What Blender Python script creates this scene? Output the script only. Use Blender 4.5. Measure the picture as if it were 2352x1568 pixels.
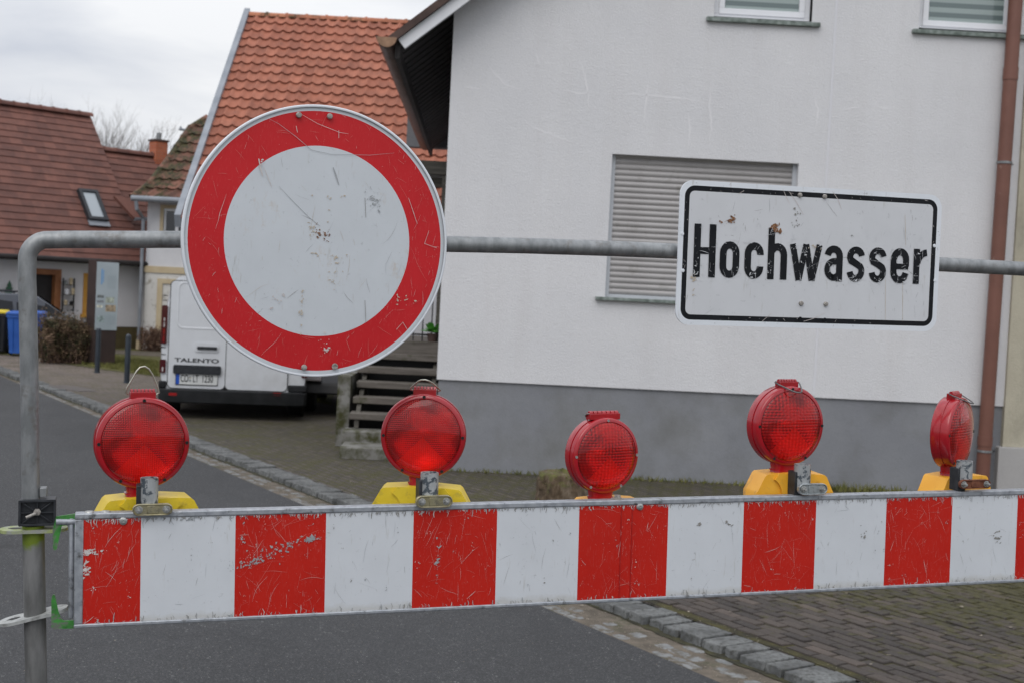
import bpy, bmesh, math, random
from mathutils import Vector, Matrix
random.seed(7)
R = math.radians
PI = math.pi
sc = bpy.context.scene
col = sc.collection
for o in list(bpy.data.objects): bpy.data.objects.remove(o)

# ------------------------------------------------------------------ camera
F, CX, CY = 3000.0, 1176.0, 784.0
EYE = Vector((0, 0, 1.9))
CM = (Matrix.Rotation(R(90 - 2.1), 4, 'X') @ Matrix.Rotation(R(2.86), 4, 'Z')).to_3x3()
cd = bpy.data.cameras.new('camera'); cam = bpy.data.objects.new('camera', cd); col.objects.link(cam)
cam.matrix_world = Matrix.Translation(EYE) @ CM.to_4x4()
cd.sensor_width = 36; cd.lens = 36 * F / 2352
cd.clip_start = 0.05; cd.clip_end = 2000
cd.dof.use_dof = True; cd.dof.focus_distance = 3.0; cd.dof.aperture_fstop = 9.0
sc.camera = cam
sc.render.resolution_x = 1024; sc.render.resolution_y = 682

# ------------------------------------------------------------------ sky, sun, exposure
SUN_EL, SUN_AZ = 48, 200
w = bpy.data.worlds.new('World'); sc.world = w; w.use_nodes = True
nt = w.node_tree; nt.nodes.clear()
def wn(t): return nt.nodes.new(t)
sky = wn('ShaderNodeTexSky'); sky.sky_type = 'NISHITA'; sky.sun_disc = False
sky.sun_elevation = R(SUN_EL); sky.sun_rotation = R(SUN_AZ); sky.dust_density = 3
tc = wn('ShaderNodeTexCoord')
mp = wn('ShaderNodeMapping'); mp.inputs['Scale'].default_value = (2.2, 1.2, 7.0); mp.inputs['Location'].default_value = (3.1, .7, 1.25)
n1 = wn('ShaderNodeTexNoise'); n1.inputs['Scale'].default_value = 1.25; n1.inputs['Detail'].default_value = 7; n1.inputs['Roughness'].default_value = .5; n1.inputs['Distortion'].default_value = .3
rp = wn('ShaderNodeValToRGB')
rp.color_ramp.elements[0].position = .36; rp.color_ramp.elements[0].color = (5.6, 6.0, 6.9, 1)
rp.color_ramp.elements[1].position = .62; rp.color_ramp.elements[1].color = (9.4, 9.5, 9.7, 1)
sx = wn('ShaderNodeSeparateXYZ')
mr = wn('ShaderNodeMapRange'); mr.inputs['From Min'].default_value = .15; mr.inputs['From Max'].default_value = 1; mr.inputs['To Min'].default_value = 1; mr.inputs['To Max'].default_value = 1.9
mul = wn('ShaderNodeVectorMath'); mul.operation = 'SCALE'
mx = wn('ShaderNodeMix'); mx.data_type = 'RGBA'; mx.inputs['Factor'].default_value = .93
bg = wn('ShaderNodeBackground'); bg.inputs['Strength'].default_value = .1
ow = wn('ShaderNodeOutputWorld')
L = nt.links.new
L(tc.outputs['Generated'], mp.inputs['Vector']); L(mp.outputs[0], n1.inputs['Vector']); L(n1.outputs['Fac'], rp.inputs['Fac'])
L(tc.outputs['Generated'], sx.inputs[0]); L(sx.outputs['Z'], mr.inputs['Value'])
L(rp.outputs['Color'], mul.inputs[0]); L(mr.outputs[0], mul.inputs['Scale'])
L(sky.outputs[0], mx.inputs['A']); L(mul.outputs[0], mx.inputs['B']); L(mx.outputs['Result'], bg.inputs['Color']); L(bg.outputs[0], ow.inputs['Surface'])
sd = bpy.data.lights.new('sun', 'SUN'); sd.energy = 0.9; sd.angle = R(40); sd.color = (1, .97, .93)
so = bpy.data.objects.new('sun', sd); col.objects.link(so)
sdir = Vector((math.sin(R(SUN_AZ)) * math.cos(R(SUN_EL)), math.cos(R(SUN_AZ)) * math.cos(R(SUN_EL)), math.sin(R(SUN_EL))))
so.rotation_mode = 'QUATERNION'; so.rotation_quaternion = sdir.to_track_quat('Z', 'Y')
sc.view_settings.view_transform = 'Standard'; sc.view_settings.look = 'None'
sc.view_settings.exposure = 0.0; sc.view_settings.gamma = 1

# ------------------------------------------------------------------ helpers: survey of the place
def ray(x, y): return CM @ Vector(((x - CX) / F, -(y - CY) / F, -1))
def W(x, y, Y):
    d = ray(x, y); return EYE + d * (Y / d.y)
def G(x, y, z=0.0):
    d = ray(x, y); return EYE + d * ((z - EYE.z) / d.z)
def PL(x, y, p, n):
    d = ray(x, y); return EYE + d * ((p - EYE).dot(n) / d.dot(n))
def frame(o, x, y, z):
    m = Matrix.Identity(4)
    for i in range(3):
        m[i][0] = x[i]; m[i][1] = y[i]; m[i][2] = z[i]; m[i][3] = o[i]
    return m
I4 = Matrix.Identity(4)

# ------------------------------------------------------------------ helpers: materials
def newmat(name):
    m = bpy.data.materials.new(name); m.use_nodes = True
    t = m.node_tree; b = t.nodes['Principled BSDF']
    return m, t, b
def rgb(t, v): return (*v, 1)
def noise(t, scale, detail=4, rough=.55, coord='Object', stretch=None, dist=0):
    c = t.nodes.new('ShaderNodeTexCoord'); n = t.nodes.new('ShaderNodeTexNoise')
    n.inputs['Scale'].default_value = scale; n.inputs['Detail'].default_value = detail; n.inputs['Roughness'].default_value = rough
    n.inputs['Distortion'].default_value = dist
    if stretch:
        mm = t.nodes.new('ShaderNodeMapping'); mm.inputs['Scale'].default_value = stretch
        t.links.new(c.outputs[coord], mm.inputs[0]); t.links.new(mm.outputs[0], n.inputs['Vector'])
    else: t.links.new(c.outputs[coord], n.inputs['Vector'])
    return n.outputs['Fac']
def ramp(t, fac, stops):
    r = t.nodes.new('ShaderNodeValToRGB'); e = r.color_ramp.elements
    while len(e) < len(stops): e.new(.5)
    for k, (p, c) in enumerate(stops): e[k].position = p; e[k].color = (*c, 1) if len(c) == 3 else c
    t.links.new(fac, r.inputs['Fac']); return r.outputs['Color']
def mixc(t, fac, a, b, mode='MIX'):
    m = t.nodes.new('ShaderNodeMix'); m.data_type = 'RGBA'; m.blend_type = mode
    for s, v in (('Factor', fac), ('A', a), ('B', b)):
        if isinstance(v, (int, float)): m.inputs[s].default_value = v
        elif isinstance(v, tuple): m.inputs[s].default_value = (*v, 1)
        else: t.links.new(v, m.inputs[s])
    return m.outputs['Result']
def bump(t, b, h, strength=.3, dist=.01):
    n = t.nodes.new('ShaderNodeBump'); n.inputs['Strength'].default_value = strength; n.inputs['Distance'].default_value = dist
    t.links.new(h, n.inputs['Height'])
    if b.inputs['Normal'].links: t.links.new(b.inputs['Normal'].links[0].from_socket, n.inputs['Normal'])
    t.links.new(n.outputs[0], b.inputs['Normal'])
def math_(t, op, a, b=None, clamp=False):
    m = t.nodes.new('ShaderNodeMath'); m.operation = op; m.use_clamp = clamp
    for k, v in enumerate((a, b)):
        if v is None: continue
        if isinstance(v, (int, float)): m.inputs[k].default_value = v
        else: t.links.new(v, m.inputs[k])
    return m.outputs[0]
BW = ((0, 0, 0), (1, 1, 1))
def step_(t, fac, lo, hi): return ramp(t, fac, [(lo, (0, 0, 0)), (hi, (1, 1, 1))])
def mat(name, c1, c2=None, scale=5, rough=.6, metal=0, bs=0, bscale=60, bdist=.003, detail=4, stretch=None, lo=.35, hi=.65, spec=None, dirt=None):
    m, t, b = newmat(name)
    b.inputs['Roughness'].default_value = rough; b.inputs['Metallic'].default_value = metal
    if spec is not None: b.inputs['Specular IOR Level'].default_value = spec
    c = None
    if c2 is not None: c = ramp(t, noise(t, scale, detail, stretch=stretch), [(lo, c1), (hi, c2)])
    else: b.inputs['Base Color'].default_value = (*c1, 1)
    if dirt:   # (colour, scale, lo, hi)
        c = mixc(t, step_(t, noise(t, dirt[1], 6, .65), dirt[2], dirt[3]), c if c is not None else c1, dirt[0])
    if c is not None: t.links.new(c, b.inputs['Base Color'])
    if bs: bump(t, b, noise(t, bscale, 5), bs, bdist)
    return m

M = {}
M['galv'] = mat('galvanised steel', (.19, .20, .205), (.30, .31, .315), 45, .5, .55, .25, 220, .001, dirt=((.16, .15, .14), 25, .55, .72), stretch=(1, .35, 1))
M['galv2'] = mat('stained galvanised tube', (.17, .175, .17), (.27, .275, .27), 30, .55, .45, .25, 220, .001, dirt=((.10, .095, .08), 14, .45, .7), stretch=(1, .25, 1))
M['galvrail'] = mat('galvanised rail', (.27, .29, .32), (.38, .40, .43), 60, .45, .4, .2, 300, .001, dirt=((.10, .10, .10), 40, .56, .7))
M['platez'] = mat('pale zinc plate', (.33, .34, .33), (.45, .46, .45), 60, .6, .3, .3, 200, .001, dirt=((.2, .2, .19), 40, .5, .7))
M['zinc'] = mat('yellow zinc steel', (.36, .32, .19), (.50, .46, .32), 60, .35, .8, .1, 300, .001, dirt=((.12, .11, .09), 60, .5, .7))
M['zincgrey'] = mat('grey zinc steel', (.34, .37, .38), (.46, .49, .5), 60, .4, .7, .1, 300, .001, dirt=((.14, .15, .15), 60, .5, .7))
M['rust'] = mat('rusty steel', (.11, .035, .018), (.20, .075, .04), 80, .8, .2, .5, 300, .001)
M['bolt'] = mat('bolt steel', (.30, .31, .31), (.5, .5, .48), 200, .4, .7)
M['boltold'] = mat('weathered bolt', (.24, .22, .20), (.42, .40, .37), 220, .55, .4)
M['blackpl'] = mat('black plastic', (.018, .02, .024), (.035, .038, .043), 40, .5, 0, .1, 300, .001, spec=.3)
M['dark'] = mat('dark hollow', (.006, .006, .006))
M['rubber'] = mat('rubber', (.012, .012, .013), (.02, .02, .02), 30, .75)
M['green'] = mat('green paint on steel', (.014, .10, .014), (.05, .26, .04), 35, .5, 0, .2, 200, .001, dirt=((.12, .14, .11), 60, .5, .62))
M['limegreen'] = mat('lime stained plate', (.22, .27, .07), (.38, .42, .22), 60, .55, .2, .2, 200, .001, dirt=((.3, .31, .28), 50, .45, .6))
M['yellow'] = mat('yellow plastic', (.66, .47, .015), (.76, .57, .03), 9, .42, 0, .06, 250, .001, dirt=((.36, .27, .05), 28, .56, .75))
M['orange'] = mat('orange yellow plastic', (.74, .34, .015), (.84, .43, .035), 9, .42, 0, .06, 250, .001, dirt=((.36, .19, .05), 28, .56, .75))
M['wire'] = mat('wire steel', (.42, .40, .33), (.6, .58, .5), 90, .35, .8)
M['darkwire'] = mat('grey wire', (.10, .10, .10), (.2, .2, .2), 90, .45, .6)

def sign_white(name, base, rust=False, edge=False):
    m, t, b = newmat(name); b.inputs['Roughness'].default_value = .38
    c = ramp(t, noise(t, 9, 3), [(.3, base), (.7, tuple(v * 1.07 for v in base))])
    c = mixc(t, step_(t, noise(t, 55, 7, .75, dist=.6), .62, .70), c, tuple(v * .72 for v in base))
    c = mixc(t, math_(t, 'MULTIPLY', step_(t, noise(t, 26, 8, .7, stretch=(2.4, .35, 1)), .60, .72), .45), c, (.34, .32, .27))
    c = mixc(t, math_(t, 'MULTIPLY', step_(t, noise(t, 240, 3, .7), .70, .76), .7), c, (.16, .16, .15))
    if rust:
        k = math_(t, 'MULTIPLY', step_(t, noise(t, 7, 3), .56, .68), step_(t, noise(t, 30, 8, .75, stretch=(1.6, .8, 1)), .52, .68))
        c = mixc(t, math_(t, 'MULTIPLY', k, .6), c, (.42, .27, .12))
    if edge:
        tcn = t.nodes.new('ShaderNodeTexCoord'); s = t.nodes.new('ShaderNodeSeparateXYZ'); t.links.new(tcn.outputs['Object'], s.inputs[0])
        d = math_(t, 'SUBTRACT', 1.0, math_(t, 'MULTIPLY', math_(t, 'ABSOLUTE', s.outputs['Y']), 34), True)
        c = mixc(t, math_(t, 'MULTIPLY', step_(t, math_(t, 'MULTIPLY', math_(t, 'ADD', d, noise(t, 45, 8, .8)), .5), .50, .57), .75), c, (.25, .26, .26))
        d2 = math_(t, 'SUBTRACT', 1.0, math_(t, 'MULTIPLY', math_(t, 'ABSOLUTE', math_(t, 'ADD', s.outputs['Y'], .25)), 30), True)
        c = mixc(t, math_(t, 'MULTIPLY', step_(t, math_(t, 'MULTIPLY', math_(t, 'ADD', d2, noise(t, 20, 6, .7)), .5), .42, .62), .35), c, (.36, .33, .26))
    t.links.new(c, b.inputs['Base Color'])
    bump(t, b, noise(t, 25, 3), .08, .003)
    return m
M['swhite'] = sign_white('white retroreflective sheet', (.54, .57, .60), True)
M['swhite2'] = sign_white('white board sheet', (.57, .595, .625), edge=True)
M['splate'] = sign_white('grey white sign face', (.56, .57, .59))
M['sborder'] = sign_white('white sign border', (.66, .69, .73))
def red_sheet(name, c0, edge=False):
    m, t, b = newmat(name); b.inputs['Roughness'].default_value = .42; b.inputs['Specular IOR Level'].default_value = .25
    c = ramp(t, noise(t, 6, 3), [(.3, c0), (.7, (c0[0] * 1.12, c0[1] * 1.3, c0[2] * 1.3))])
    f1 = step_(t, noise(t, 900, 2, .5, stretch=(1, .06, 1)), .62, .74)
    c = mixc(t, math_(t, 'MULTIPLY', f1, .14), c, (.62, .30, .27))
    f2 = math_(t, 'MULTIPLY', step_(t, noise(t, 8, 3), .45, .65), step_(t, noise(t, 190, 8, .8, stretch=(1.2, .5, 1)), .60, .68))
    c = mixc(t, math_(t, 'MULTIPLY', f2, .8), c, (.58, .42, .40))
    if edge:   # sheet worn off along the top rail
        tcn = t.nodes.new('ShaderNodeTexCoord'); s = t.nodes.new('ShaderNodeSeparateXYZ'); t.links.new(tcn.outputs['Object'], s.inputs[0])
        d = math_(t, 'SUBTRACT', 1.0, math_(t, 'MULTIPLY', math_(t, 'ABSOLUTE', s.outputs['Y']), 36), True)
        k = math_(t, 'ADD', d, noise(t, 60, 8, .8))
        c = mixc(t, step_(t, math_(t, 'MULTIPLY', k, .5), .50, .53), c, (.27, .28, .28))
    t.links.new(c, b.inputs['Base Color'])
    return m
M['sred'] = red_sheet('red sign ring', (.49, .012, .016))
M['bred'] = red_sheet('red board stripe', (.45, .012, .006), True)
M['sblack'] = mat('black sign film', (.007, .008, .010), (.013, .014, .017), 20, .5, spec=.15, dirt=((.5, .51, .52), 70, .665, .70), detail=6)
M['scr_w'] = mat('bare scratch light', (.48, .42, .40), (.62, .59, .57), 60, .5)
M['scr_p'] = mat('bare scratch pink', (.52, .16, .14), (.60, .27, .24), 60, .5)
M['scr_g'] = mat('bare scratch grey', (.26, .28, .29), (.36, .37, .38), 60, .5)
M['scr_d'] = mat('dark scratch', (.17, .165, .15), (.28, .27, .25), 60, .6)
M['rustspot'] = mat('rust spot', (.10, .04, .02), (.30, .15, .07), 160, .9)
M['ruststain'] = mat('pale rust stain', (.44, .36, .26), (.52, .47, .40), 90, .8)

# ------------------------------------------------------------------ helpers: meshes
ROOTM = {}
class MB:
    def __init__(s, T=None):
        s.v, s.f, s.mi, s.uv = [], [], [], []; s.T = T or I4
    def add(s, vs, fs, mi=0, T=None, uvs=None):
        T = s.T @ T if T is not None else s.T
        n = len(s.v); s.v += [T @ Vector(p) for p in vs]
        for k, f in enumerate(fs):
            s.f.append([n + i for i in f]); s.mi.append(mi); s.uv.append(uvs[k] if uvs else None)
    def box(s, x0, x1, y0, y1, z0, z1, mi=0, T=None):
        vs = [(x, y, z) for z in (z0, z1) for y in (y0, y1) for x in (x0, x1)]
        s.add(vs, [(0, 2, 3, 1), (4, 5, 7, 6), (0, 1, 5, 4), (2, 6, 7, 3), (0, 4, 6, 2), (1, 3, 7, 5)], mi, T)
    def prism(s, pts, z0, z1, mi=0, T=None, cap=True, mi_side=None):   # polygon in XY, extruded in Z
        n = len(pts); vs = [(p[0], p[1], z0) for p in pts] + [(p[0], p[1], z1) for p in pts]
        if cap: s.add(vs, [tuple(range(n - 1, -1, -1)), tuple(range(n, 2 * n))], mi, T)
        s.add(vs, [(i, (i + 1) % n, n + (i + 1) % n, n + i) for i in range(n)], mi if mi_side is None else mi_side, T)
    def ring(s, a, b, z0, z1, mi=0, T=None):   # band between two polygons of equal count (flat + sides)
        n = len(a); vs = [(p[0], p[1], z1) for p in a] + [(p[0], p[1], z1) for p in b] + [(p[0], p[1], z0) for p in a] + [(p[0], p[1], z0) for p in b]
        fs = []
        for i in range(n):
            j = (i + 1) % n
            fs += [(i, j, n + j, n + i), (2 * n + i, 2 * n + j, j, i), (n + i, n + j, 3 * n + j, 3 * n + i), (3*n+i, 3*n+j, 2*n+j, 2*n+i)]
        s.add(vs, fs, mi, T)
    def tube(s, path, r, seg=12, mi=0, T=None, cap=True, rr=None):
        P = [Vector(p) for p in path]; n = len(P); vs = []; ref = None
        for i, p in enumerate(P):
            d = (P[min(i + 1, n - 1)] - P[max(i - 1, 0)]).normalized()
            if ref is None:
                ref = d.orthogonal().normalized()
            ref = (ref - d * ref.dot(d)).normalized(); q = d.cross(ref)
            ri = rr[i] if rr else r
            for k in range(seg):
                a = 2 * PI * k / seg; vs.append(p + (ref * math.cos(a) + q * math.sin(a)) * ri)
        fs = [(i * seg + k, i * seg + (k + 1) % seg, (i + 1) * seg + (k + 1) % seg, (i + 1) * seg + k) for i in range(n - 1) for k in range(seg)]
        if cap: fs += [tuple(range(seg - 1, -1, -1)), tuple((n - 1) * seg + k for k in range(seg))]
        s.add(vs, fs, mi, T)
    def lathe(s, prof, seg=48, mis=None, T=None, mi=0):   # (r, z) round the local z axis
        vs, fs, ms = [], [], []
        n = len(prof)
        for r, z in prof:
            for k in range(seg):
                a = 2 * PI * k / seg; vs.append((r * math.cos(a), r * math.sin(a), z))
        groups = {}
        for i in range(n - 1):
            m = mis[i] if mis else mi
            groups.setdefault(m, [])
            for k in range(seg): groups[m].append((i * seg + k, i * seg + (k + 1) % seg, (i + 1) * seg + (k + 1) % seg, (i + 1) * seg + k))
        TT = s.T @ T if T is not None else s.T
        b = len(s.v); s.v += [TT @ Vector(p) for p in vs]
        for m, ff in groups.items():
            for f in ff: s.f.append([b + q for q in f]); s.mi.append(m); s.uv.append(None)
    def cyl(s, p, q, r, seg=16, mi=0, T=None): s.tube([p, q], r, seg, mi, T)
    def build(s, name, mats, parent=None, smooth=True, bevel=0, seg=2, sharp=35):
        if not isinstance(mats, (list, tuple)): mats = [mats]
        inv = ROOTM[parent.name].inverted() if parent is not None else I4
        base = None
        me = bpy.data.meshes.new(name); me.from_pydata([inv @ p for p in s.v], [], s.f); me.update()
        for m in mats: me.materials.append(M[m] if isinstance(m, str) else m)
        me.polygons.foreach_set('material_index', s.mi)
        if any(u is not None for u in s.uv):
            ul = me.uv_layers.new(name='UVMap'); li = 0
            for pi, p in enumerate(me.polygons):
                u = s.uv[pi]
                for k, l in enumerate(p.loop_indices): ul.data[l].uv = u[k] if u else (0, 0)
        if smooth:
            me.polygons.foreach_set('use_smooth', [True] * len(me.polygons)); me.set_sharp_from_angle(angle=R(sharp))
        me.validate()
        o = bpy.data.objects.new(name, me); col.objects.link(o)
        if parent is not None: o.parent = parent; ROOTM[o.name] = ROOTM[parent.name]
        else: ROOTM[o.name] = I4
        if bevel:
            bv = o.modifiers.new('bevel', 'BEVEL'); bv.width = bevel; bv.segments = seg; bv.limit_method = 'ANGLE'; bv.angle_limit = R(40)
        return o
def tag(o, label=None, cat=None, group=None, kind=None):
    if label: o['label'] = label
    if cat: o['category'] = cat
    if group: o['group'] = group
    if kind: o['kind'] = kind
    return o
def thing(name, label, cat, mtx, group=None):
    o = bpy.data.objects.new(name, None); col.objects.link(o); o.empty_display_size = .1
    if isinstance(mtx, Vector): mtx = Matrix.Translation(mtx)
    o.matrix_world = mtx; ROOTM[o.name] = mtx.copy()
    return tag(o, label, cat, group)
def rrect(x0, x1, y0, y1, r, n=6):
    p = []
    for cx, cy, a in ((x1 - r, y0 + r, -90), (x1 - r, y1 - r, 0), (x0 + r, y1 - r, 90), (x0 + r, y0 + r, 180)):
        for k in range(n + 1):
            t = R(a + 90 * k / n); p.append((cx + r * math.cos(t), cy + r * math.sin(t)))
    return p
def arc(cx, cy, rx, ry, a0, a1, n=10):
    return [(cx + rx * math.cos(R(a0 + (a1 - a0) * k / n)), cy + ry * math.sin(R(a0 + (a1 - a0) * k / n))) for k in range(n + 1)]
def ribbon(mb, path, wd, z, mi=0, closed=False, taper=False):
    P = [Vector((p[0], p[1])) for p in path]; n = len(P); vs = []
    for i in range(n):
        if closed: a, b = P[(i - 1) % n], P[(i + 1) % n]
        else: a, b = P[max(i - 1, 0)], P[min(i + 1, n - 1)]
        d = (b - a); d = d.normalized() if d.length > 1e-9 else Vector((1, 0)); q = Vector((-d.y, d.x))
        h = wd / 2
        if taper: h *= .15 + .85 * math.sin(PI * (i + .5) / n)
        elif not closed and 0 < i < n - 1:
            d1 = (P[i] - P[i - 1]).normalized(); c = max(.5, abs(d1.dot(d))); h /= c
        vs += [(*(P[i] + q * h), z), (*(P[i] - q * h), z)]
    m = n if closed else n - 1
    mb.add(vs, [(2 * i, 2 * i + 1, 2 * ((i + 1) % n) + 1, 2 * ((i + 1) % n)) for i in range(m)], mi)
def scratches(mb, rnd, n, inside, z, mis, lmin=.004, lmax=.06, wmin=.0004, wmax=.0012, box=(0, 1, 0, 1), vert=.35):
    zi = 0
    for _ in range(n):
        x = rnd.uniform(box[0], box[1]); y = rnd.uniform(box[2], box[3])
        a = rnd.gauss(PI / 2, .35) if rnd.random() < vert else rnd.uniform(0, PI)
        l = lmin + (lmax - lmin) * rnd.random() ** 3.2; k = max(4, int(l / .004)); cv = rnd.gauss(0, 3.5)
        p = []; ds = l / k
        for i in range(k + 1):
            p.append((x, y)); x += math.cos(a) * ds; y += math.sin(a) * ds; a += cv * ds + rnd.gauss(0, .06)
        if not all(inside(*q) for q in p): continue
        zi += 1
        ribbon(mb, p, rnd.uniform(wmin, wmax) * (1.5 if rnd.random() < .12 else 1), z + (zi % 40) * .000006, rnd.choice(mis), taper=True)
def chips(mb, rnd, n, cx, cy, sx_, sy_, z, mi, r0=.0008, r1=.003, inside=None, ang=.35, tilt=0.0):
    x, y = cx, cy
    for i in range(n):
        if rnd.random() < .55 or i == 0:
            dx, dy = rnd.gauss(0, sx_), rnd.gauss(0, sy_); x = cx + dx; y = cy + dy + dx * tilt
        else: x += rnd.gauss(0, r1 * 1.1); y += rnd.gauss(0, r1 * .9)
        r = r0 + (r1 - r0) * rnd.random() ** 2
        if inside and not inside(x, y): continue
        k = rnd.randint(7, 10); st = rnd.uniform(.8, 2.6); a0 = rnd.gauss(ang, .6); ca, sa = math.cos(a0), math.sin(a0); pts = []
        for j in range(k):
            q = r * rnd.uniform(.3, 1.15); u, v = q * st * math.cos(2 * PI * j / k), q * math.sin(2 * PI * j / k)
            pts.append((x + u * ca - v * sa, y + u * sa + v * ca, z + i * .000004))
        mb.add(pts, [tuple(range(k))], mi)

# ================================================================== GROUND
K0, K1 = G(0, 850), G(1828, 1546)
kd = (K0 - K1).normalized(); kn = Vector((kd.y, -kd.x, 0))       # along the kerb (away), and towards the pavement
A0, A1 = G(0, 862, -.05), G(1644, 1562, -.05)
ROADZ = -.05
def ground_mat_asphalt():
    m, t, b = newmat('asphalt'); b.inputs['Roughness'].default_value = .82
    c = ramp(t, noise(t, .5, 5), [(.35, (.019, .0195, .021)), (.65, (.029, .030, .032))])
    c = mixc(t, step_(t, noise(t, 130, 3, .6), .47, .68), c, (.080, .081, .084))
    c = mixc(t, step_(t, noise(t, 70, 3, .6), .66, .69), c, (.24, .24, .235))
    c = mixc(t, step_(t, noise(t, 150, 3, .5), .30, .40), (.03, .03, .032), c)
    c = mixc(t, math_(t, 'MULTIPLY', step_(t, noise(t, 1.1, 6, .7, stretch=(1, .35, 1)), .50, .66), .35), c, (.018, .019, .021))
    vo = t.nodes.new('ShaderNodeTexVoronoi'); vo.feature = 'DISTANCE_TO_EDGE'; vo.inputs['Scale'].default_value = .55
    tcv = t.nodes.new('ShaderNodeTexCoord'); nv = t.nodes.new('ShaderNodeTexNoise'); nv.inputs['Scale'].default_value = 2.5; nv.inputs['Detail'].default_value = 6
    ad_ = t.nodes.new('ShaderNodeMix'); ad_.data_type = 'RGBA'; ad_.blend_type = 'LINEAR_LIGHT'; ad_.inputs['Factor'].default_value = .35
    t.links.new(tcv.outputs['Object'], nv.inputs['Vector']); t.links.new(tcv.outputs['Object'], ad_.inputs['A']); t.links.new(nv.outputs['Color'], ad_.inputs['B']); t.links.new(ad_.outputs['Result'], vo.inputs['Vector'])
    ck = math_(t, 'MULTIPLY', math_(t, 'LESS_THAN', vo.outputs['Distance'], .0035), step_(t, noise(t, .4, 3), .5, .6))
    c = mixc(t, math_(t, 'MULTIPLY', ck, .7), c, (.015, .015, .015))
    t.links.new(c, b.inputs['Base Color']); bump(t, b, noise(t, 140, 4), .6, .004); bump(t, b, noise(t, 60, 3), .5, .006); return m
def ground_mat_paver():
    m, t, b = newmat('brick paving'); b.inputs['Roughness'].default_value = .85
    c = t.nodes.new('ShaderNodeTexCoord'); mm = t.nodes.new('ShaderNodeMapping')
    mm.inputs['Rotation'].default_value = (0, 0, -math.atan2(kd.y, kd.x))
    t.links.new(c.outputs['Object'], mm.inputs[0])
    nz = t.nodes.new('ShaderNodeTexNoise'); nz.inputs['Scale'].default_value = 3.5; nz.inputs['Detail'].default_value = 3
    t.links.new(c.outputs['Object'], nz.inputs['Vector'])
    dv = t.nodes.new('ShaderNodeMix'); dv.data_type = 'RGBA'; dv.blend_type = 'LINEAR_LIGHT'; dv.inputs['Factor'].default_value = .034
    t.links.new(mm.outputs[0], dv.inputs['A']); t.links.new(nz.outputs['Color'], dv.inputs['B'])
    def brick(c1, c2, mo, ms):
        k = t.nodes.new('ShaderNodeTexBrick'); k.offset = .5
        k.inputs['Scale'].default_value = 1; k.inputs['Brick Width'].default_value = .202; k.inputs['Row Height'].default_value = .087
        k.inputs['Mortar Size'].default_value = ms; k.inputs['Mortar Smooth'].default_value = .35; k.inputs['Bias'].default_value = 0
        k.inputs['Color1'].default_value = (*c1, 1); k.inputs['Color2'].default_value = (*c2, 1); k.inputs['Mortar'].default_value = (*mo, 1)
        t.links.new(dv.outputs['Result'], k.inputs['Vector']); return k
    k = brick((.042, .034, .030), (.085, .068, .059), (.016, .015, .008), .018)
    s = t.nodes.new('ShaderNodeSeparateXYZ'); t.links.new(c.outputs['Object'], s.inputs[0])
    cc = k.outputs['Color']
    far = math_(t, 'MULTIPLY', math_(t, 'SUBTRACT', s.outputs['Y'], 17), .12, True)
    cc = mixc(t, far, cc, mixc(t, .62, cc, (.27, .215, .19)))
    cc = mixc(t, math_(t, 'MULTIPLY', step_(t, noise(t, 90, 4, .7), .5, .75), .35), cc, (.24, .21, .18))
    cc = mixc(t, math_(t, 'MULTIPLY', step_(t, noise(t, 1.6, 4, .6), .42, .68), .5), cc, (.055, .048, .038))
    # moss: in the joints, and in patches near the walls
    near = math_(t, 'MULTIPLY', math_(t, 'ADD', math_(t, 'MULTIPLY', math_(t, 'SUBTRACT', s.outputs['Y'], 6.0), .11), math_(t, 'MULTIPLY', s.outputs['X'], .035)), 1, True)
    near = math_(t, 'MULTIPLY', near, math_(t, 'MULTIPLY', math_(t, 'SUBTRACT', 19.0, s.outputs['Y']), .35, True))
    mz = math_(t, 'ADD', noise(t, 2.6, 7, .72), math_(t, 'MULTIPLY', near, .10))
    mo = step_(t, math_(t, 'ADD', mz, math_(t, 'MULTIPLY', k.outputs['Fac'], .17)), .60, .70)
    cc = mixc(t, math_(t, 'MULTIPLY', mo, .8), cc, ramp(t, noise(t, 40, 4), [(.3, (.030, .028, .006)), (.7, (.085, .078, .014))]))
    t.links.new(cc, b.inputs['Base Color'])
    bump(t, b, math_(t, 'SUBTRACT', math_(t, 'MULTIPLY', noise(t, 45, 6), .55), k.outputs['Fac']), 1.0, .012); return m
M['asphalt'] = ground_mat_asphalt(); M['paver'] = ground_mat_paver()
M['earth'] = mat('earth', (.07, .06, .04), (.08, .09, .03), .6, .9)
M['sand'] = mat('gritty sand', (.080, .066, .050), (.15, .124, .096), 9, .95, 0, .9, 130, .006, dirt=((.05, .055, .025), 5, .52, .68))
M['granite'] = mat('granite', (.088, .091, .091), (.175, .18, .178), 5, .85, 0, 1.0, 40, .010, dirt=((.055, .055, .05), 30, .46, .66))
M['granite2'] = mat('pale worn cobble', (.14, .145, .145), (.23, .235, .235), 14, .85, 0, .8, 70, .005, dirt=((.10, .085, .065), 16, .45, .58))
M['grass'] = mat('short grass', (.075, .075, .02), (.125, .115, .035), 3, .95, 0, .8, 60, .03)

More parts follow.
